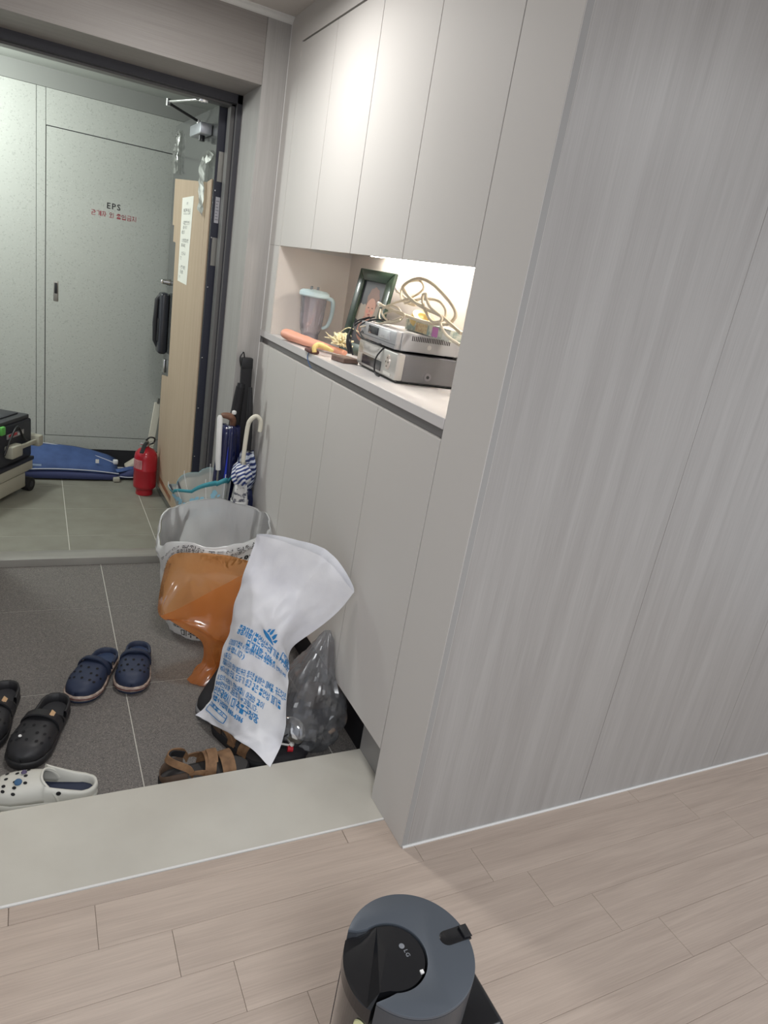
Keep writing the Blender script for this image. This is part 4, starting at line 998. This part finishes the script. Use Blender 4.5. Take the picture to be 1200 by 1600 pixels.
# tall black case and short black umbrella
tc_ = thing('long_black_case', 'tall flat black umbrella case standing upright in the corner', 'case', (-.020, 1.785, Z_E+.001))
Ml = Matrix.Rotation(-.035, 4, 'Y')
box('case', (-.024, -.014, 0), (.024, .014, 1.085), M_BLACKM, tc_, .007, 3, M=Ml)
box('cap', (-.0255, -.0155, 1.04), (.0255, .0155, 1.09), M_BLACK, tc_, .006, 2, M=Ml)
tube('carry_loop', [(-.062, 0, 1.05), (-.070, -.004, 1.085), (-.058, -.004, 1.112), (-.050, 0, 1.09)], .003, M_BLACK, tc_, 6, smooth_pts=4)
bu = thing('short_black_umbrella', 'short black umbrella standing left of the tall black case', 'umbrella', (-.088, 1.775, Z_E+.001))
tube('sleeve', [(.0, 0, .0), (-.008, 0, .55), (-.002, 0, .80), (.010, 0, .96)], [.014, .026, .024, .019], M_BLACKM, bu, 14, smooth_pts=4)
tube('grip', [(.010, 0, .945), (.012, 0, .975)], [.019, .016], M_BLACK, bu, 14)

# ================================================================ FOOTWEAR
FW = [(0, 0), (.012, .016), (.05, .028), (.12, .036), (.28, .039), (.45, .042), (.62, .049), (.76, .0515), (.87, .045), (.94, .034), (.985, .017), (1, 0)]
def fwid(t):
    for (a, b), (c, d) in zip(FW[:-1], FW[1:]):
        if a <= t <= c: k = (t-a)/(c-a); return b+(d-b)*(k*k*(3-2*k)*.3+k*.7)
    return 0
def fcen(t, side): return side*.010*math.sin(PI*min(t, 1)*.9)*(t-.35)*1.6
def foutline(L_, wm, side, n=30, grow=0.):
    pts = []
    for s in (1, -1):
        for i in range(n):
            k = i/n; t = .5-.5*math.cos(PI*k); t = t if s == 1 else 1-t
            pts.append((fcen(t, side)+s*(fwid(t)*wm+grow*min(1, fwid(t)*60)), (t-.5)*(L_+2*grow)))
    return pts
def ringz(L_, wm, side, z, grow=0.): return [Vector((x, y, z+.012*max(0, (y/L_*2)-.55)**2)) for x, y in foutline(L_, wm, side, grow=grow)]
def band(name, L_, wm, side, t0, zc, lift, width, thick, m, parent, z0=.035, dt=0.0, peak=None):
    """strap arching over the shoe at fraction t0"""
    pts = []
    for i in range(13):
        a = PI*i/12; w = fwid(t0)*wm+thick
        pts.append(Vector((fcen(t0, side)+w*math.cos(a)*(1 if abs(math.cos(a)) > .2 else 1), (t0+dt*math.sin(a)-.5)*L_, z0+lift*math.sin(a)**.75)))
    return ribbon(name, pts, (0, 1, .15), width, thick, m, parent, 2)
def clog(name, label, loc, heading, m_up, m_bed, L_=.285, wm=1.0, side=1, midsole=None, stripe=None, heel=.020, strap=True, strap_patch=None, group=None, collar=None, rivets=True):
    """heading = plan angle of the toe; local toe = +Y"""
    t = thing(name, label, 'clog', loc, heading-PI/2, group)
    zs = .030
    if midsole:
        loft('outsole', [ringz(L_, wm, side, 0, -.004), ringz(L_, wm, side, .003, .0), ringz(L_, wm, side, .012, .002)], m_up, t, True, True, True)
        loft('midsole', [ringz(L_, wm, side, .012, .003), ringz(L_, wm, side, .016, .005), ringz(L_, wm, side, .027, .005), ringz(L_, wm, side, zs, .002)], midsole, t, True, True, True)
        loft('stripe', [ringz(L_, wm, side, .0185, .0055), ringz(L_, wm, side, .0225, .0057)], stripe, t, True)
    else:
        loft('outsole', [ringz(L_, wm, side, 0, -.005), ringz(L_, wm, side, .004, .001), ringz(L_, wm, side, .018, .004), ringz(L_, wm, side, .027, .003), ringz(L_, wm, side, zs, .0)], m_up, t, True, True, True, auto=50)
    loft('footbed', [ringz(L_, wm, side, zs+.001, -.006), ringz(L_, wm, side, zs+.0015, -.010)], m_bed, t, True, False, True)
    # vamp dome
    rows = []; NA, NS = 24, 22
    def dome(th, s, off=0.):
        sn, cn = math.sin(th), math.cos(th)
        t0 = .34+.17*sn**1.3
        tt = t0+(1-t0)*s; w = fwid(min(tt, .9995))*wm+.001+off
        Hd = (.062-.026*max(0, (tt-.45)/.55)**1.4)*(1-max(0, (tt-.86)/.14)**2.2*.62)+off
        x = fcen(tt, side)+w*math.copysign(abs(cn)**.72, cn); z = zs-.002+Hd*max(sn, 0)**.72
        return Vector((x, (tt-.5)*L_, z+.012*max(0, ((tt-.5)*2)-.55)**2))
    for j in range(NS+1): rows.append([dome(PI*i/NA, j/NS) for i in range(NA+1)])
    up = loft('upper', rows, m_up, t, closed_ring=False)
    md = up.modifiers.new('thickness', 'SOLIDIFY'); md.thickness = .0045; md.offset = -1
    # rim bead along the opening
    tube('opening_rim', [dome(PI*i/NA, 0.0, .001) for i in range(NA+1)], .0035, m_up, up, 8)
    # vents
    bm = bmesh.new()
    for (th, s) in ((1.57, .30), (1.2, .30), (1.95, .30), (1.38, .48), (1.77, .48), (1.0, .50), (2.14, .50), (1.57, .66), (1.2, .68), (1.95, .68), (.85, .70), (2.3, .70), (.62, .55), (2.52, .55)):
        c = dome(th, s, .0012); e1 = (dome(th+.05, s)-dome(th-.05, s)).normalized(); e2 = (dome(th, s+.02)-dome(th, s-.02)).normalized()
        bm.faces.new([bm.verts.new(c+e1*.0048*math.cos(k*PI/5)+e2*.0052*math.sin(k*PI/5)) for k in range(10)])
    tag(frombm('vents', bm, mat('vent_dark', (18, 18, 22), .8), up), kind='stuff')
    # heel rim
    ho, hi_ = [], []
    pts = [p for p in foutline(L_, wm, side, 40) ]
    pts = sorted([p for p in pts if p[1] < (-.06 if not collar else .0)*L_/.285], key=lambda p: math.atan2(p[0], -(p[1]-.02)))
    rr = []
    for x, y in pts:
        k = min(1, max(0, (-y/L_*2+.05)/.9)); hh = heel*(.5+.5*k) if not collar else heel+ .034*(1-k)**1.3
        s_ = Vector((x, y+.08, 0)).normalized()
        rr.append([Vector((x, y, zs-.004))+s_*.002, Vector((x, y, zs+hh*.6))+s_*.004, Vector((x, y, zs+hh))+s_*.001, Vector((x, y, zs+hh*.9))-s_*.006, Vector((x, y, zs))-s_*.007])
    loft('heel_rim', rr, m_up, t, closed_ring=False)
    if strap:
        st_ = band('strap', L_, wm, side, .475, .04, .067, .034 if strap_patch else .022, .005, m_up, t, .034, .05)
        for s in (-1, 1): tube('rivet', [(s*(fwid(.47)*wm)+fcen(.47, side), -.007, .038), (s*(fwid(.47)*wm+.007)+fcen(.47, side), -.007, .038)], .008, m_up, t, 12)
        if strap_patch:
            a = PI-.95
            w = fwid(.475)*wm+.0055; c = Vector((fcen(.475, side)+w*math.cos(a), .0, .034+.069*math.sin(a)**.75))
            bm = bmesh.new(); bm_box(bm, (-.007, -.012, -.001), (.007, .012, .0018)); bm.transform(Matrix.Translation(c) @ Matrix.Rotation(-.75, 4, 'Y'))
            frombm('patch', bm, strap_patch, st_)
    return t, dome
M_NAVR = mat('navy_foam', (44, 54, 78), .55)
M_NAVB = mat('navy_foam_bed', (50, 66, 98), .6)
M_MID = mat('worn_midsole', (196, 180, 168), .6, var=(150, 130, 118), scale=(60, 60, 90), amt=1)
M_REDS = mat('maroon_stripe', (110, 52, 54), .6)
M_BLKF = mat('black_foam', (40, 40, 43), .5)
M_BLKB = mat('black_foam_bed', (48, 48, 52), .65)
M_WHF = mat('white_foam', (212, 211, 202), .5)
M_TAN = mat('tan_patch', (206, 170, 130), .6)
ZF = Z_E+.0005
clog('navy_clog', 'navy foam clog with worn striped sole, the one left of its pair', (-.706, 1.050, ZF), math.atan2(-.27, -.145), M_NAVR, M_NAVB, .295, 1.14, -1, M_MID, M_REDS, group='navy clogs')
clog('navy_clog', 'navy foam clog with worn striped sole, the one nearer the bags', (-.560, 1.072, ZF), math.atan2(-.27, -.055), M_NAVR, M_NAVB, .285, 1.14, 1, M_MID, M_REDS, group='navy clogs')
t_, dm = clog('black_clog', 'whole black platform clog with tan strap patch beside the navy pair', (-.872, .765, ZF), math.atan2(-.27, -.10), M_BLKF, M_BLKB, .31, 1.18, 1, strap_patch=M_TAN, heel=.030, group='black clogs')
c = dm(1.35, .62, .004); lathe('round_charm', [(0, 0), (.005, .001), (.004, .004), (0, .005)], M_WHITEP, t_, 12, Matrix.Translation(c))
t_, dm = clog('black_clog', 'black platform clog cut off by the left edge of the photo', (-1.008, .865, ZF), math.atan2(-.28, -.08), M_BLKF, M_BLKB, .31, 1.16, -1, strap_patch=M_TAN, heel=.030, group='black clogs')
t_, dm = clog('white_clog', 'white foam clog with navy insole and charms beside the step', (-.872, .490, ZF), math.atan2(.045, -.27), M_WHF, mat('navy_insole', (40, 48, 72), .6), .275, 1.0, 1, heel=.026, strap=False, collar=True, group='white clogs')
c = dm(1.85, .42, .003); lathe('blue_charm', [(0, 0), (.010, .0005), (.009, .003), (0, .0035)], mat('blue_charm', (52, 92, 130), .4), t_, 18, Matrix.Translation(c) @ Matrix.Rotation(-.4, 4, 'Y'))
c = dm(1.45, .35, .003); lathe('violet_charm', [(0, 0), (.008, .001), (.005, .006), (0, .007)], mat('violet_charm', (92, 82, 112), .4), t_, 7, Matrix.Translation(c))
tube('rivet_hole', [(-.0432, -.045, .058), (-.0385, -.045, .058)], .0065, mat('vent_dark'), t_, 12)
clog('white_clog', 'white foam clog mostly outside the left edge of the photo', (-1.135, .605, ZF), math.atan2(.035, -.27), M_WHF, MATS['navy_insole'], .275, 1.0, -1, heel=.026, strap=False, collar=True, group='white clogs')
M_SBROWN = mat('sandal_brown', (144, 110, 78), .7, var=(118, 88, 62), scale=(40, 40, 40), amt=1)
M_SBED = mat('sandal_bed', (64, 62, 62), .7)
def sandal(label, loc, heading, side, ankle=True):
    t = thing('sandal', label, 'sandal', loc, heading-PI/2, 'brown sandals'); L_, wm = .27, .95
    loft('sole', [ringz(L_, wm, side, 0, -.003), ringz(L_, wm, side, .003, .001), ringz(L_, wm, side, .024, .003), ringz(L_, wm, side, .030, .0)], M_BLACKM, t, True, True, True)
    loft('footbed', [ringz(L_, wm, side, .031, -.003), ringz(L_, wm, side, .0315, -.008)], M_SBED, t, True, False, True)
    band('toe_strap', L_, wm, side, .72, .04, .045, .040, .004, M_SBROWN, t, .028)
    st_ = band('instep_strap', L_, wm, side, .50, .05, .062, .034, .004, M_SBROWN, t, .028, .03)
    x = fcen(.5, side); ribbon('fastener_tab', [(x+.030, .012, .078), (x+.012, .014, .094), (x-.014, .014, .094)], (0, 1, 0), .030, .005, M_SBROWN, st_, 4)
    # heel counter: two quarter panels and an ankle strap standing up
    pts = [p for p in foutline(L_, wm, side, 40) if p[1] < -.055]; pts = sorted(pts, key=lambda p: math.atan2(p[0], -(p[1]-.02)))
    rr = [[Vector((x, y, .026)), Vector((x*1.03, y*1.01, .045+.02*(abs(x)/.035)**2)), Vector((x*.92, y*.985, .044+.02*(abs(x)/.035)**2)), Vector((x*.90, y*.97, .030))] for x, y in pts]
    loft('heel_counter', rr, mat('sandal_dark_brown', (84, 66, 52), .7), t, closed_ring=False)
    if ankle: ribbon('ankle_strap', [(.036, -.045, .050), (.040, -.062, .080), (.026, -.100, .098), (0, -.118, .102), (-.026, -.100, .098), (-.040, -.062, .080), (-.036, -.045, .050)], (0, .35, 1), .022, .004, M_SBROWN, t, 4)
    if ankle: ribbon('ankle_lining', [(.034, -.058, .074), (.022, -.096, .096), (0, -.113, .100), (-.022, -.096, .096), (-.034, -.058, .074)], (0, .35, 1), .020, .004, M_BLACKM, t, 4)
    for s in (-1, 1): ribbon('side_strap', [(s*.042, .01, .032), (s*.043, -.015, .058), (s*.039, -.05, .062)], (0, 1, .6), .022, .004, M_SBROWN, t, 4)
    return t
sandal('brown strappy sandal lying right along the edge of the step', (-.432, .467, ZF), math.atan2(.05, 1), 1)
sandal('brown strappy sandal half hidden under the woven sack', (-.292, .575, ZF), math.atan2(-.95, .40), -1, False)
sn = thing('sneaker', 'black sneaker with grey sole and pale lace behind the woven sack', 'sneaker', (-.300, .845, ZF), math.atan2(-.78, -.45)-PI/2)
M_GSOLE = mat('grey_rubber', (120, 120, 122), .6)
loft('sole', [ringz(.28, 1, 1, 0, -.004), ringz(.28, 1, 1, .004, .002), ringz(.28, 1, 1, .028, .004), ringz(.28, 1, 1, .034, .0)], M_GSOLE, sn, True, True, True)
rows = []
for j in range(23):
    s = j/22; rows.append([])
    for i in range(25):
        th = PI*i/24; tt = s; w = (fwid(min(max(tt, .004), .996))+.0005); Hd = .03+.055*(1-max(0, (tt-.35)/.65)**1.2)*min(1, s*10+.3); Hd *= (1-max(0, (tt-.86)/.14)**2*.5)
        rows[-1].append(Vector((fcen(tt, 1)+w*math.copysign(abs(math.cos(th))**.7, math.cos(th))*(1-.12*math.sin(th)), (tt-.5)*.28, .030+Hd*math.sin(th)**.7)))
loft('upper', rows, mat('black_knit', (34, 34, 38), .85), sn, closed_ring=False)
for k in range(4): tube('lace', [(-.026, .01+k*.018, .078-k*.006), (0, .014+k*.018, .090-k*.0075), (.026, .01+k*.018, .078-k*.006)], .0026, M_WHITEP, sn, 8, smooth_pts=4)
tube('toe_piping', [(fcen(.8, 1)-.044, .085, .045), (fcen(.8, 1)-.02, .080, .063), (fcen(.8, 1)+.02, .080, .063), (fcen(.8, 1)+.046, .085, .045)], .0022, M_GSOLE, sn, 6, smooth_pts=4)
tube('lace_loop', [(-.03, .03, .07), (-.055, .06, .05), (-.065, .10, .03), (-.05, .12, .02), (-.04, .10, .03)], .0022, M_WHITEP, sn, 6, smooth_pts=5)

# ================================================================ CORRIDOR THINGS
M_REDP = mat('extinguisher_red', (178, 30, 46), .28, coat=.3)
ex = thing('fire_extinguisher', 'red fire extinguisher standing on the corridor tiles', 'fire extinguisher', (-.285, 2.975, Z_C+.0005), -.3)
lathe('cylinder', [(.048, 0), (.050, .002), (.050, .034), (.056, .040), (.066, .050), (.067, .06), (.067, .155), (.0685, .158), (.0685, .166), (.067, .169), (.067, .235), (.062, .262), (.045, .284), (.020, .296), (.016, .300), (.016, .308)], M_REDP, ex, 40)
lathe('neck', [(.014, .306), (.018, .308), (.018, .322), (.010, .326), (.010, .340)], M_STEEL, ex, 20)
box('lever', (-.012, -.095, .330), (.012, .022, .338), M_BLACK, ex, .003, M=Matrix.Rotation(.22, 4, 'X'))
box('carry_grip', (-.011, -.085, .322), (.011, .02, .330), M_BLACK, ex, .003)
tube('valve', [(-.035, .0, .316), (.02, .0, .316)], [.008, .007], M_CHROME, ex, 10)
tube('gauge', [(.0, -.018, .316), (.0, -.026, .316)], .011, M_CHROME, ex, 14)
tube('pin_ring', [(.032+.015*math.cos(a), -.012, .325+.015*math.sin(a)) for a in [2*PI*k/16 for k in range(16)]], .0016, M_STEEL, ex, 6, closed=True)
tube('hose', [(.014, .0, .316), (.04, .0, .33), (.045, -.01, .36), (.02, -.02, .365), (.0, -.02, .345)], .005, M_BLACK, ex, 8, smooth_pts=5)
def excyl(a, z, off=.0012): return Vector(((.067+off)*math.cos(a), (.067+off)*math.sin(a), z))
A0, A1 = -2.75, -1.72
lb = loft('paper_label', [[excyl(A0+(A1-A0)*i/12, z) for i in range(13)] for z in (.172, .228)], mat('label_pinkish', (206, 150, 152), .5), ex, closed_ring=False)
for k in range(5):
    vs, fs = text_mesh('소화기 사용법 안내문'[k:] if k else '소화기 분말 소화약제', 1.0); x1 = max(v.x for v in vs)
    me = bpy.data.meshes.new('label_text'); me.from_pydata([tuple(excyl(A0+.08+(A1-A0-.16)*v.x/x1, .214-k*.0095+v.y*.0075, .0018)) for v in vs], [], fs); me.materials.append(mat('label_red_ink', (150, 40, 50), .5))
    finish(bpy.data.objects.new('label_text', me), lb)
# wheeled tool case at the left edge
tcx = thing('wheeled_tool_case', 'wheeled dark and beige tool case at the left edge of the corridor', 'tool case', (-.92, 3.0, Z_C+.0005), math.atan2(-.88, -.47))
# local +X runs along the visible face away from the corner (towards the viewer), +Y is outward face? right-handed: y = left of x
M_CDARK = mat('case_charcoal', (46, 48, 56), .5); M_CBEIGE = mat('case_beige', (176, 174, 160), .5); M_CLID = mat('case_lid', (62, 64, 68), .5)
D_ = 1
def cbx(n, x0, x1, d0, d1, z0, z1, m, bev=.004, par=None): return box(n, (x0, -d1, z0), (x1, -d0, z1), m, par or tcx, bev, 2)
# depth d is measured inward from the visible face (face normal = local +Y)
cbx('lower_tray', .028, .55, .0, .30, .035, .122, M_CBEIGE, .006)
cbx('upper_tray', -.04, .55, -.006, .31, .125, .180, M_CBEIGE, .006)
cbx('latch_band', -.05, .55, -.008, .31, .180, .200, M_CDARK, .003)
cbx('body', -.045, .55, .002, .31, .200, .425, M_CDARK, .014)
ld = cbx('lid', -.03, .55, .01, .30, .425, .448, M_CLID, .006)
cbx('lid_rib', .01, .5, .05, .09, .448, .456, M_CDARK, .003, ld)
cbx('lid_rib', .01, .5, .20, .24, .448, .456, M_CDARK, .003, ld)
hb = cbx('handle_bar', -.03, .20, -.035, -.020, .285, .308, M_CBEIGE, .004)
cbx('handle_end', .13, .235, -.045, .004, .252, .320, M_CBEIGE, .010, hb)
cbx('handle_end', -.085, -.035, -.045, .05, .262, .326, M_CBEIGE, .010, hb)
cbx('release_button', .235, .275, -.012, .01, .385, .432, mat('green_button', (96, 178, 84), .4), .008)
lgm = cbx('side_badge', .05, .215, -.0045, .0, .352, .378, mat('badge_grey', (150, 148, 150), .5), .001)
cbx('badge_mark', .12, .20, -.0055, -.004, .362, .376, mat('badge_red', (190, 70, 78), .5), .0005, lgm)
cbx('badge_mark', .06, .11, -.0055, -.004, .356, .370, mat('badge_white', (206, 204, 204), .5), .0005, lgm)
tube('cable', [(.02, .012, .30), (.08, .016, .34), (.13, .014, .41), (.20, .016, .36), (.26, .014, .28)], .006, M_BLACK, tcx, 8, smooth_pts=5)
tube('wheel', [(-.012, .012, .040), (-.012, -.035, .040)], .0395, M_BLACKM, tcx, 28)
tube('wheel_hub', [(-.012, .014, .040), (-.012, .010, .040)], .018, M_CDARK, tcx, 18)
tube('wheel', [(-.012, -.27, .040), (-.012, -.31, .040)], .0395, M_BLACKM, tcx, 28)
cbx('skid', .45, .53, .02, .28, .0, .036, M_BLACKM, .004)
# blue folded canvas seat lying along the wall
bl = thing('folded_blue_canvas', 'folded blue canvas chair lying on the floor along the corridor wall', 'folding chair', (-.66, 3.30, Z_C+.0005), 0)
M_BLUEC = mat('blue_canvas', (68, 92, 144), .75, var=(58, 80, 128), scale=(14, 14, 14), amt=1)
M_BLUED = mat('blue_canvas_dark', (58, 66, 108), .75)
def sect(x, y0, y1, z0, z1, n=22, sq=.55):
    return [Vector((x, (y0+y1)/2+(y1-y0)/2*math.copysign(abs(math.cos(2*PI*i/n))**sq, math.cos(2*PI*i/n)), (z0+z1)/2+(z1-z0)/2*math.copysign(abs(math.sin(2*PI*i/n))**sq, math.sin(2*PI*i/n)))) for i in range(n)]
loft('canvas_roll', [sect(x, y0, y1, .002, z) for x, y0, y1, z in ((-.29, -.09, .06, .05), (-.27, -.10, .06, .060), (-.1, -.105, .06, .062), (.1, -.11, .06, .055), (.23, -.105, .05, .045), (.26, -.09, .03, .03))], M_BLUED, bl, True, True, True)
top = [[Vector((x, y, z+.006*noise3((x*9, y*9, 0), 1, 2))) for y, z in ((-.095, zf), (-.04, zf+.035*k), (.03, zf+.075*k), (.085, zf+.105*k), (.13, zf+.10*k))] for x, zf, k in ((-.29, .058, 1.0), (-.2, .064, 1.05), (-.1, .066, 1.0), (.0, .064, .92), (.1, .060, .78), (.2, .054, .55), (.25, .045, .40))]
tt = loft('canvas_seat', top, M_BLUEC, bl, closed_ring=False); md = tt.modifiers.new('thickness', 'SOLIDIFY'); md.thickness = .008; md.offset = -1
M_PIPE = mat('pale_piping', (208, 212, 222), .6)
tube('piping', [(x, -.098, z) for x, z in ((-.29, .066), (-.1, .073), (.1, .066), (.25, .050))], .0032, M_PIPE, bl, 6, smooth_pts=4)
tube('piping', [(-.25, .12, .176), (-.1, .10, .168), (.1, .06, .125), (.235, .02, .085)], .0032, M_PIPE, bl, 6, smooth_pts=4)
for y, z, x1 in ((.06, .135, -.13), (-.06, .075, -.19)): tube('frame_tube', [(-.31, y, z+.004), (x1, y-.004, z+.004)], .011, mat('grey_tube', (118, 134, 160), .35, metal=.4), bl, 12)
box('end_cap', (.225, .015, .075), (.255, .04, .105), M_WHITEP, bl, .006); box('end_cap', (.215, -.125, .002), (.255, -.09, .03), M_CBEIGE, bl, .006)
box('care_label', (.115, -.045, .100), (.135, -.040, .124), M_WHITEP, bl)
ribbon('strap', [(.22, -.05, .05), (.28, -.06, .065), (.33, -.04, .07), (.38, -.05, .05)], (0, 1, .5), .03, .004, M_BLUEC, bl, 5)
loft('loose_canvas', [sect(x, y0, y1, .002, z, sq=.8) for x, y0, y1, z in ((.24, -.07, .02, .035), (.30, -.085, .05, .065), (.36, -.08, .06, .075), (.43, -.08, .05, .06), (.46, -.05, .03, .03))], M_BLUED, bl, True, True, True)
tube('piping', [(.24, -.085, .03), (.32, -.095, .026), (.42, -.09, .04), (.45, -.05, .06)], .0032, M_PIPE, bl, 6, smooth_pts=5)
loft('cream_lining', [sect(x, y0, y1, .05, z, sq=.8) for x, y0, y1, z in ((.30, .0, .08, .07), (.36, .0, .09, .115), (.42, .0, .09, .120), (.46, .02, .07, .09))], mat('cream_lining', (196, 188, 172), .7), bl, True, True, True)
# white board leaning behind the door
wbd = thing('white_board', 'narrow white board leaning on the corridor wall behind the extinguisher', 'board', (-.215, 3.44, Z_C+.0005))
Mb = Matrix.Rotation(-.09, 4, 'X') @ Matrix.Rotation(.13, 4, 'Y')
box('board', (-.022, -.012, 0.003), (.022, .0, .47), M_IVORY, wbd, .002, 1, M=Mb)
box('bracket', (-.008, -.014, .465), (.008, .002, .50), M_STEEL, wbd, .001, 1, M=Mb)
box('cap', (-.045, -.02, .50), (.05, .015, .522), M_IVORY, wbd, .003, 1, M=Matrix.Translation((.0, 0, -.004)) @ Mb @ Matrix.Rotation(.12, 4, 'Y'))

# ================================================================ FOREGROUND: cordless vacuum tower
TZ, TR_ = .55, .0945
vt = thing('vacuum_tower', 'slate grey round vacuum docking tower with a black vacuum head in it', 'vacuum', (-.411, -.629, .0005))
M_SLATE = mat('slate_metallic', (90, 97, 106), .42, metal=.35); M_SLSIDE = mat('slate_side', (72, 76, 82), .4, metal=.35)
M_GLOSSB = mat('gloss_black', (24, 25, 28), .22); M_SMOKE = mat('smoky_bin', (60, 58, 56), .18, coat=.4)
# C-shaped shell outline: outer arc from -147 to 142 deg (through 0), then the cut-out for the vacuum
out = [(TR_*math.cos(math.radians(a)), TR_*math.sin(math.radians(a))) for a in [-147+289*i/72 for i in range(73)]]
inn = [(-.062, .0525)]+[(-.031+.0525*math.cos(math.radians(a)), .001+.0525*math.sin(math.radians(a))) for a in [108-216*i/36 for i in range(37)]]+[(-.0605, -.0505)]
prism('shell', out+inn, TZ-.006, M_SLSIDE, vt)
prism('top_plate', out+inn, .006, M_SLATE, vt, Matrix.Translation((0, 0, TZ-.0058)), .0012)
# slot with hook at the right
sl = prism('handle_slot', [(.062+.012*math.cos(a), .012*math.sin(a)) for a in [PI/2+PI*i/12 for i in range(13)]]+[(.098, -.012), (.098, .012)], .004, M_GLOSSB, vt, Matrix.Translation((0, 0, TZ-.003)), .001)
prism('hook_lip', [(.086, -.010), (.099, -.011), (.100, .010), (.086, .010)], .005, M_BLACK, sl, Matrix.Translation((0, 0, TZ+.0005)), .003)
dk_ = box('battery_dock', (.060, -.085, .26), (.142, .050, .445), M_GLOSSB, vt, .010, 3)
box('dock_seam', (.0615, -.0858, .425), (.1405, .0508, .428), M_BLACK, dk_)
box('dock_trim', (.075, -.0866, .40), (.13, -.084, .41), M_CHROME, dk_, .001, 1)
tube('wand', [(.098, -.02, .0), (.098, -.02, .30)], .024, M_BLACK, vt, 18)
# vacuum head
R2 = .049
hd = [(-.031+R2*math.cos(math.radians(a)), .001+R2*math.sin(math.radians(a))) for a in [100-200*i/30 for i in range(31)]]
lf = [(TR_*1.01*math.cos(math.radians(a)), TR_*1.01*math.sin(math.radians(a))) for a in [-150-66*i/16 for i in range(17)]]
bm = bmesh.new()
arc = [(-.031+R2*math.cos(math.radians(a)), .001+R2*math.sin(math.radians(a))) for a in [72-190*i/30 for i in range(31)]]
top_flat = [bm.verts.new((x, y, TZ-.002)) for x, y in arc+[(-.069, -.040)]]
midv = bm.verts.new((-.036, .009, TZ-.001))
oth = [bm.verts.new((x, y, TZ-.002-.022*min(1, max(0, (-.05-x)/.04)))) for x, y in lf]+[bm.verts.new((-.031, .0505, TZ-.002))]
bm.faces.new(top_flat+[midv]); bm.faces.new([top_flat[0], midv, top_flat[-1]]+oth)
low = {}
for v in top_flat+oth: low[v] = bm.verts.new((v.co.x, v.co.y, .503))
loop = top_flat+oth
for i in range(len(loop)):
    a, b = loop[i], loop[(i+1) % len(loop)]; bm.faces.new((a, b, low[b], low[a]))
vh = frombm('vacuum_head', bm, M_GLOSSB, vt, False)
# bin below
bn = [(TR_*.985*math.cos(math.radians(a)), TR_*.985*math.sin(math.radians(a))) for a in [-146-70*i/20 for i in range(21)]]+[(-.05, .045), (-.04, 0), (-.05, -.045)]
prism('dust_bin', bn, .5025, M_SMOKE, vt)
a = math.radians(-156)
Mq = Matrix.Translation((TR_*.985*math.cos(a), TR_*.985*math.sin(a), .484)) @ Matrix.Rotation(a, 4, 'Z') @ Matrix.Rotation(PI/2, 4, 'Y')
bd = lathe('bin_badge', [(0, 0), (.012, 0), (.013, .001), (.012, .003), (0, .0035)], mat('badge_lime', (206, 208, 160), .4), vt, 24, Mq)
lathe('bin_badge_core', [(0, .0036), (.007, .0036), (.006, .005), (0, .0052)], mat('badge_white', (226, 226, 220), .4), bd, 18, Mq)
M_LOGO = mat('logo_grey', (128, 132, 138), .35)
cxy = Vector((-.0095, .0105, TZ+.0012-.002))
lathe('logo_disc', [(0, 0), (.0042, 0), (.0042, .0004), (0, .0004)], M_LOGO, vh, 22, Matrix.Translation(cxy))
text('logo_letters', 'LG', .0088, axes((-.0095, .0045, TZ-.0012), (0, -1, 0), (1, 0, 0)), M_LOGO, vh, align='LEFT', bold=.02)
box('status_light', (-.002, -.036, TZ-.002), (.003, -.031, TZ+.0005), M_WHITEP, vh)
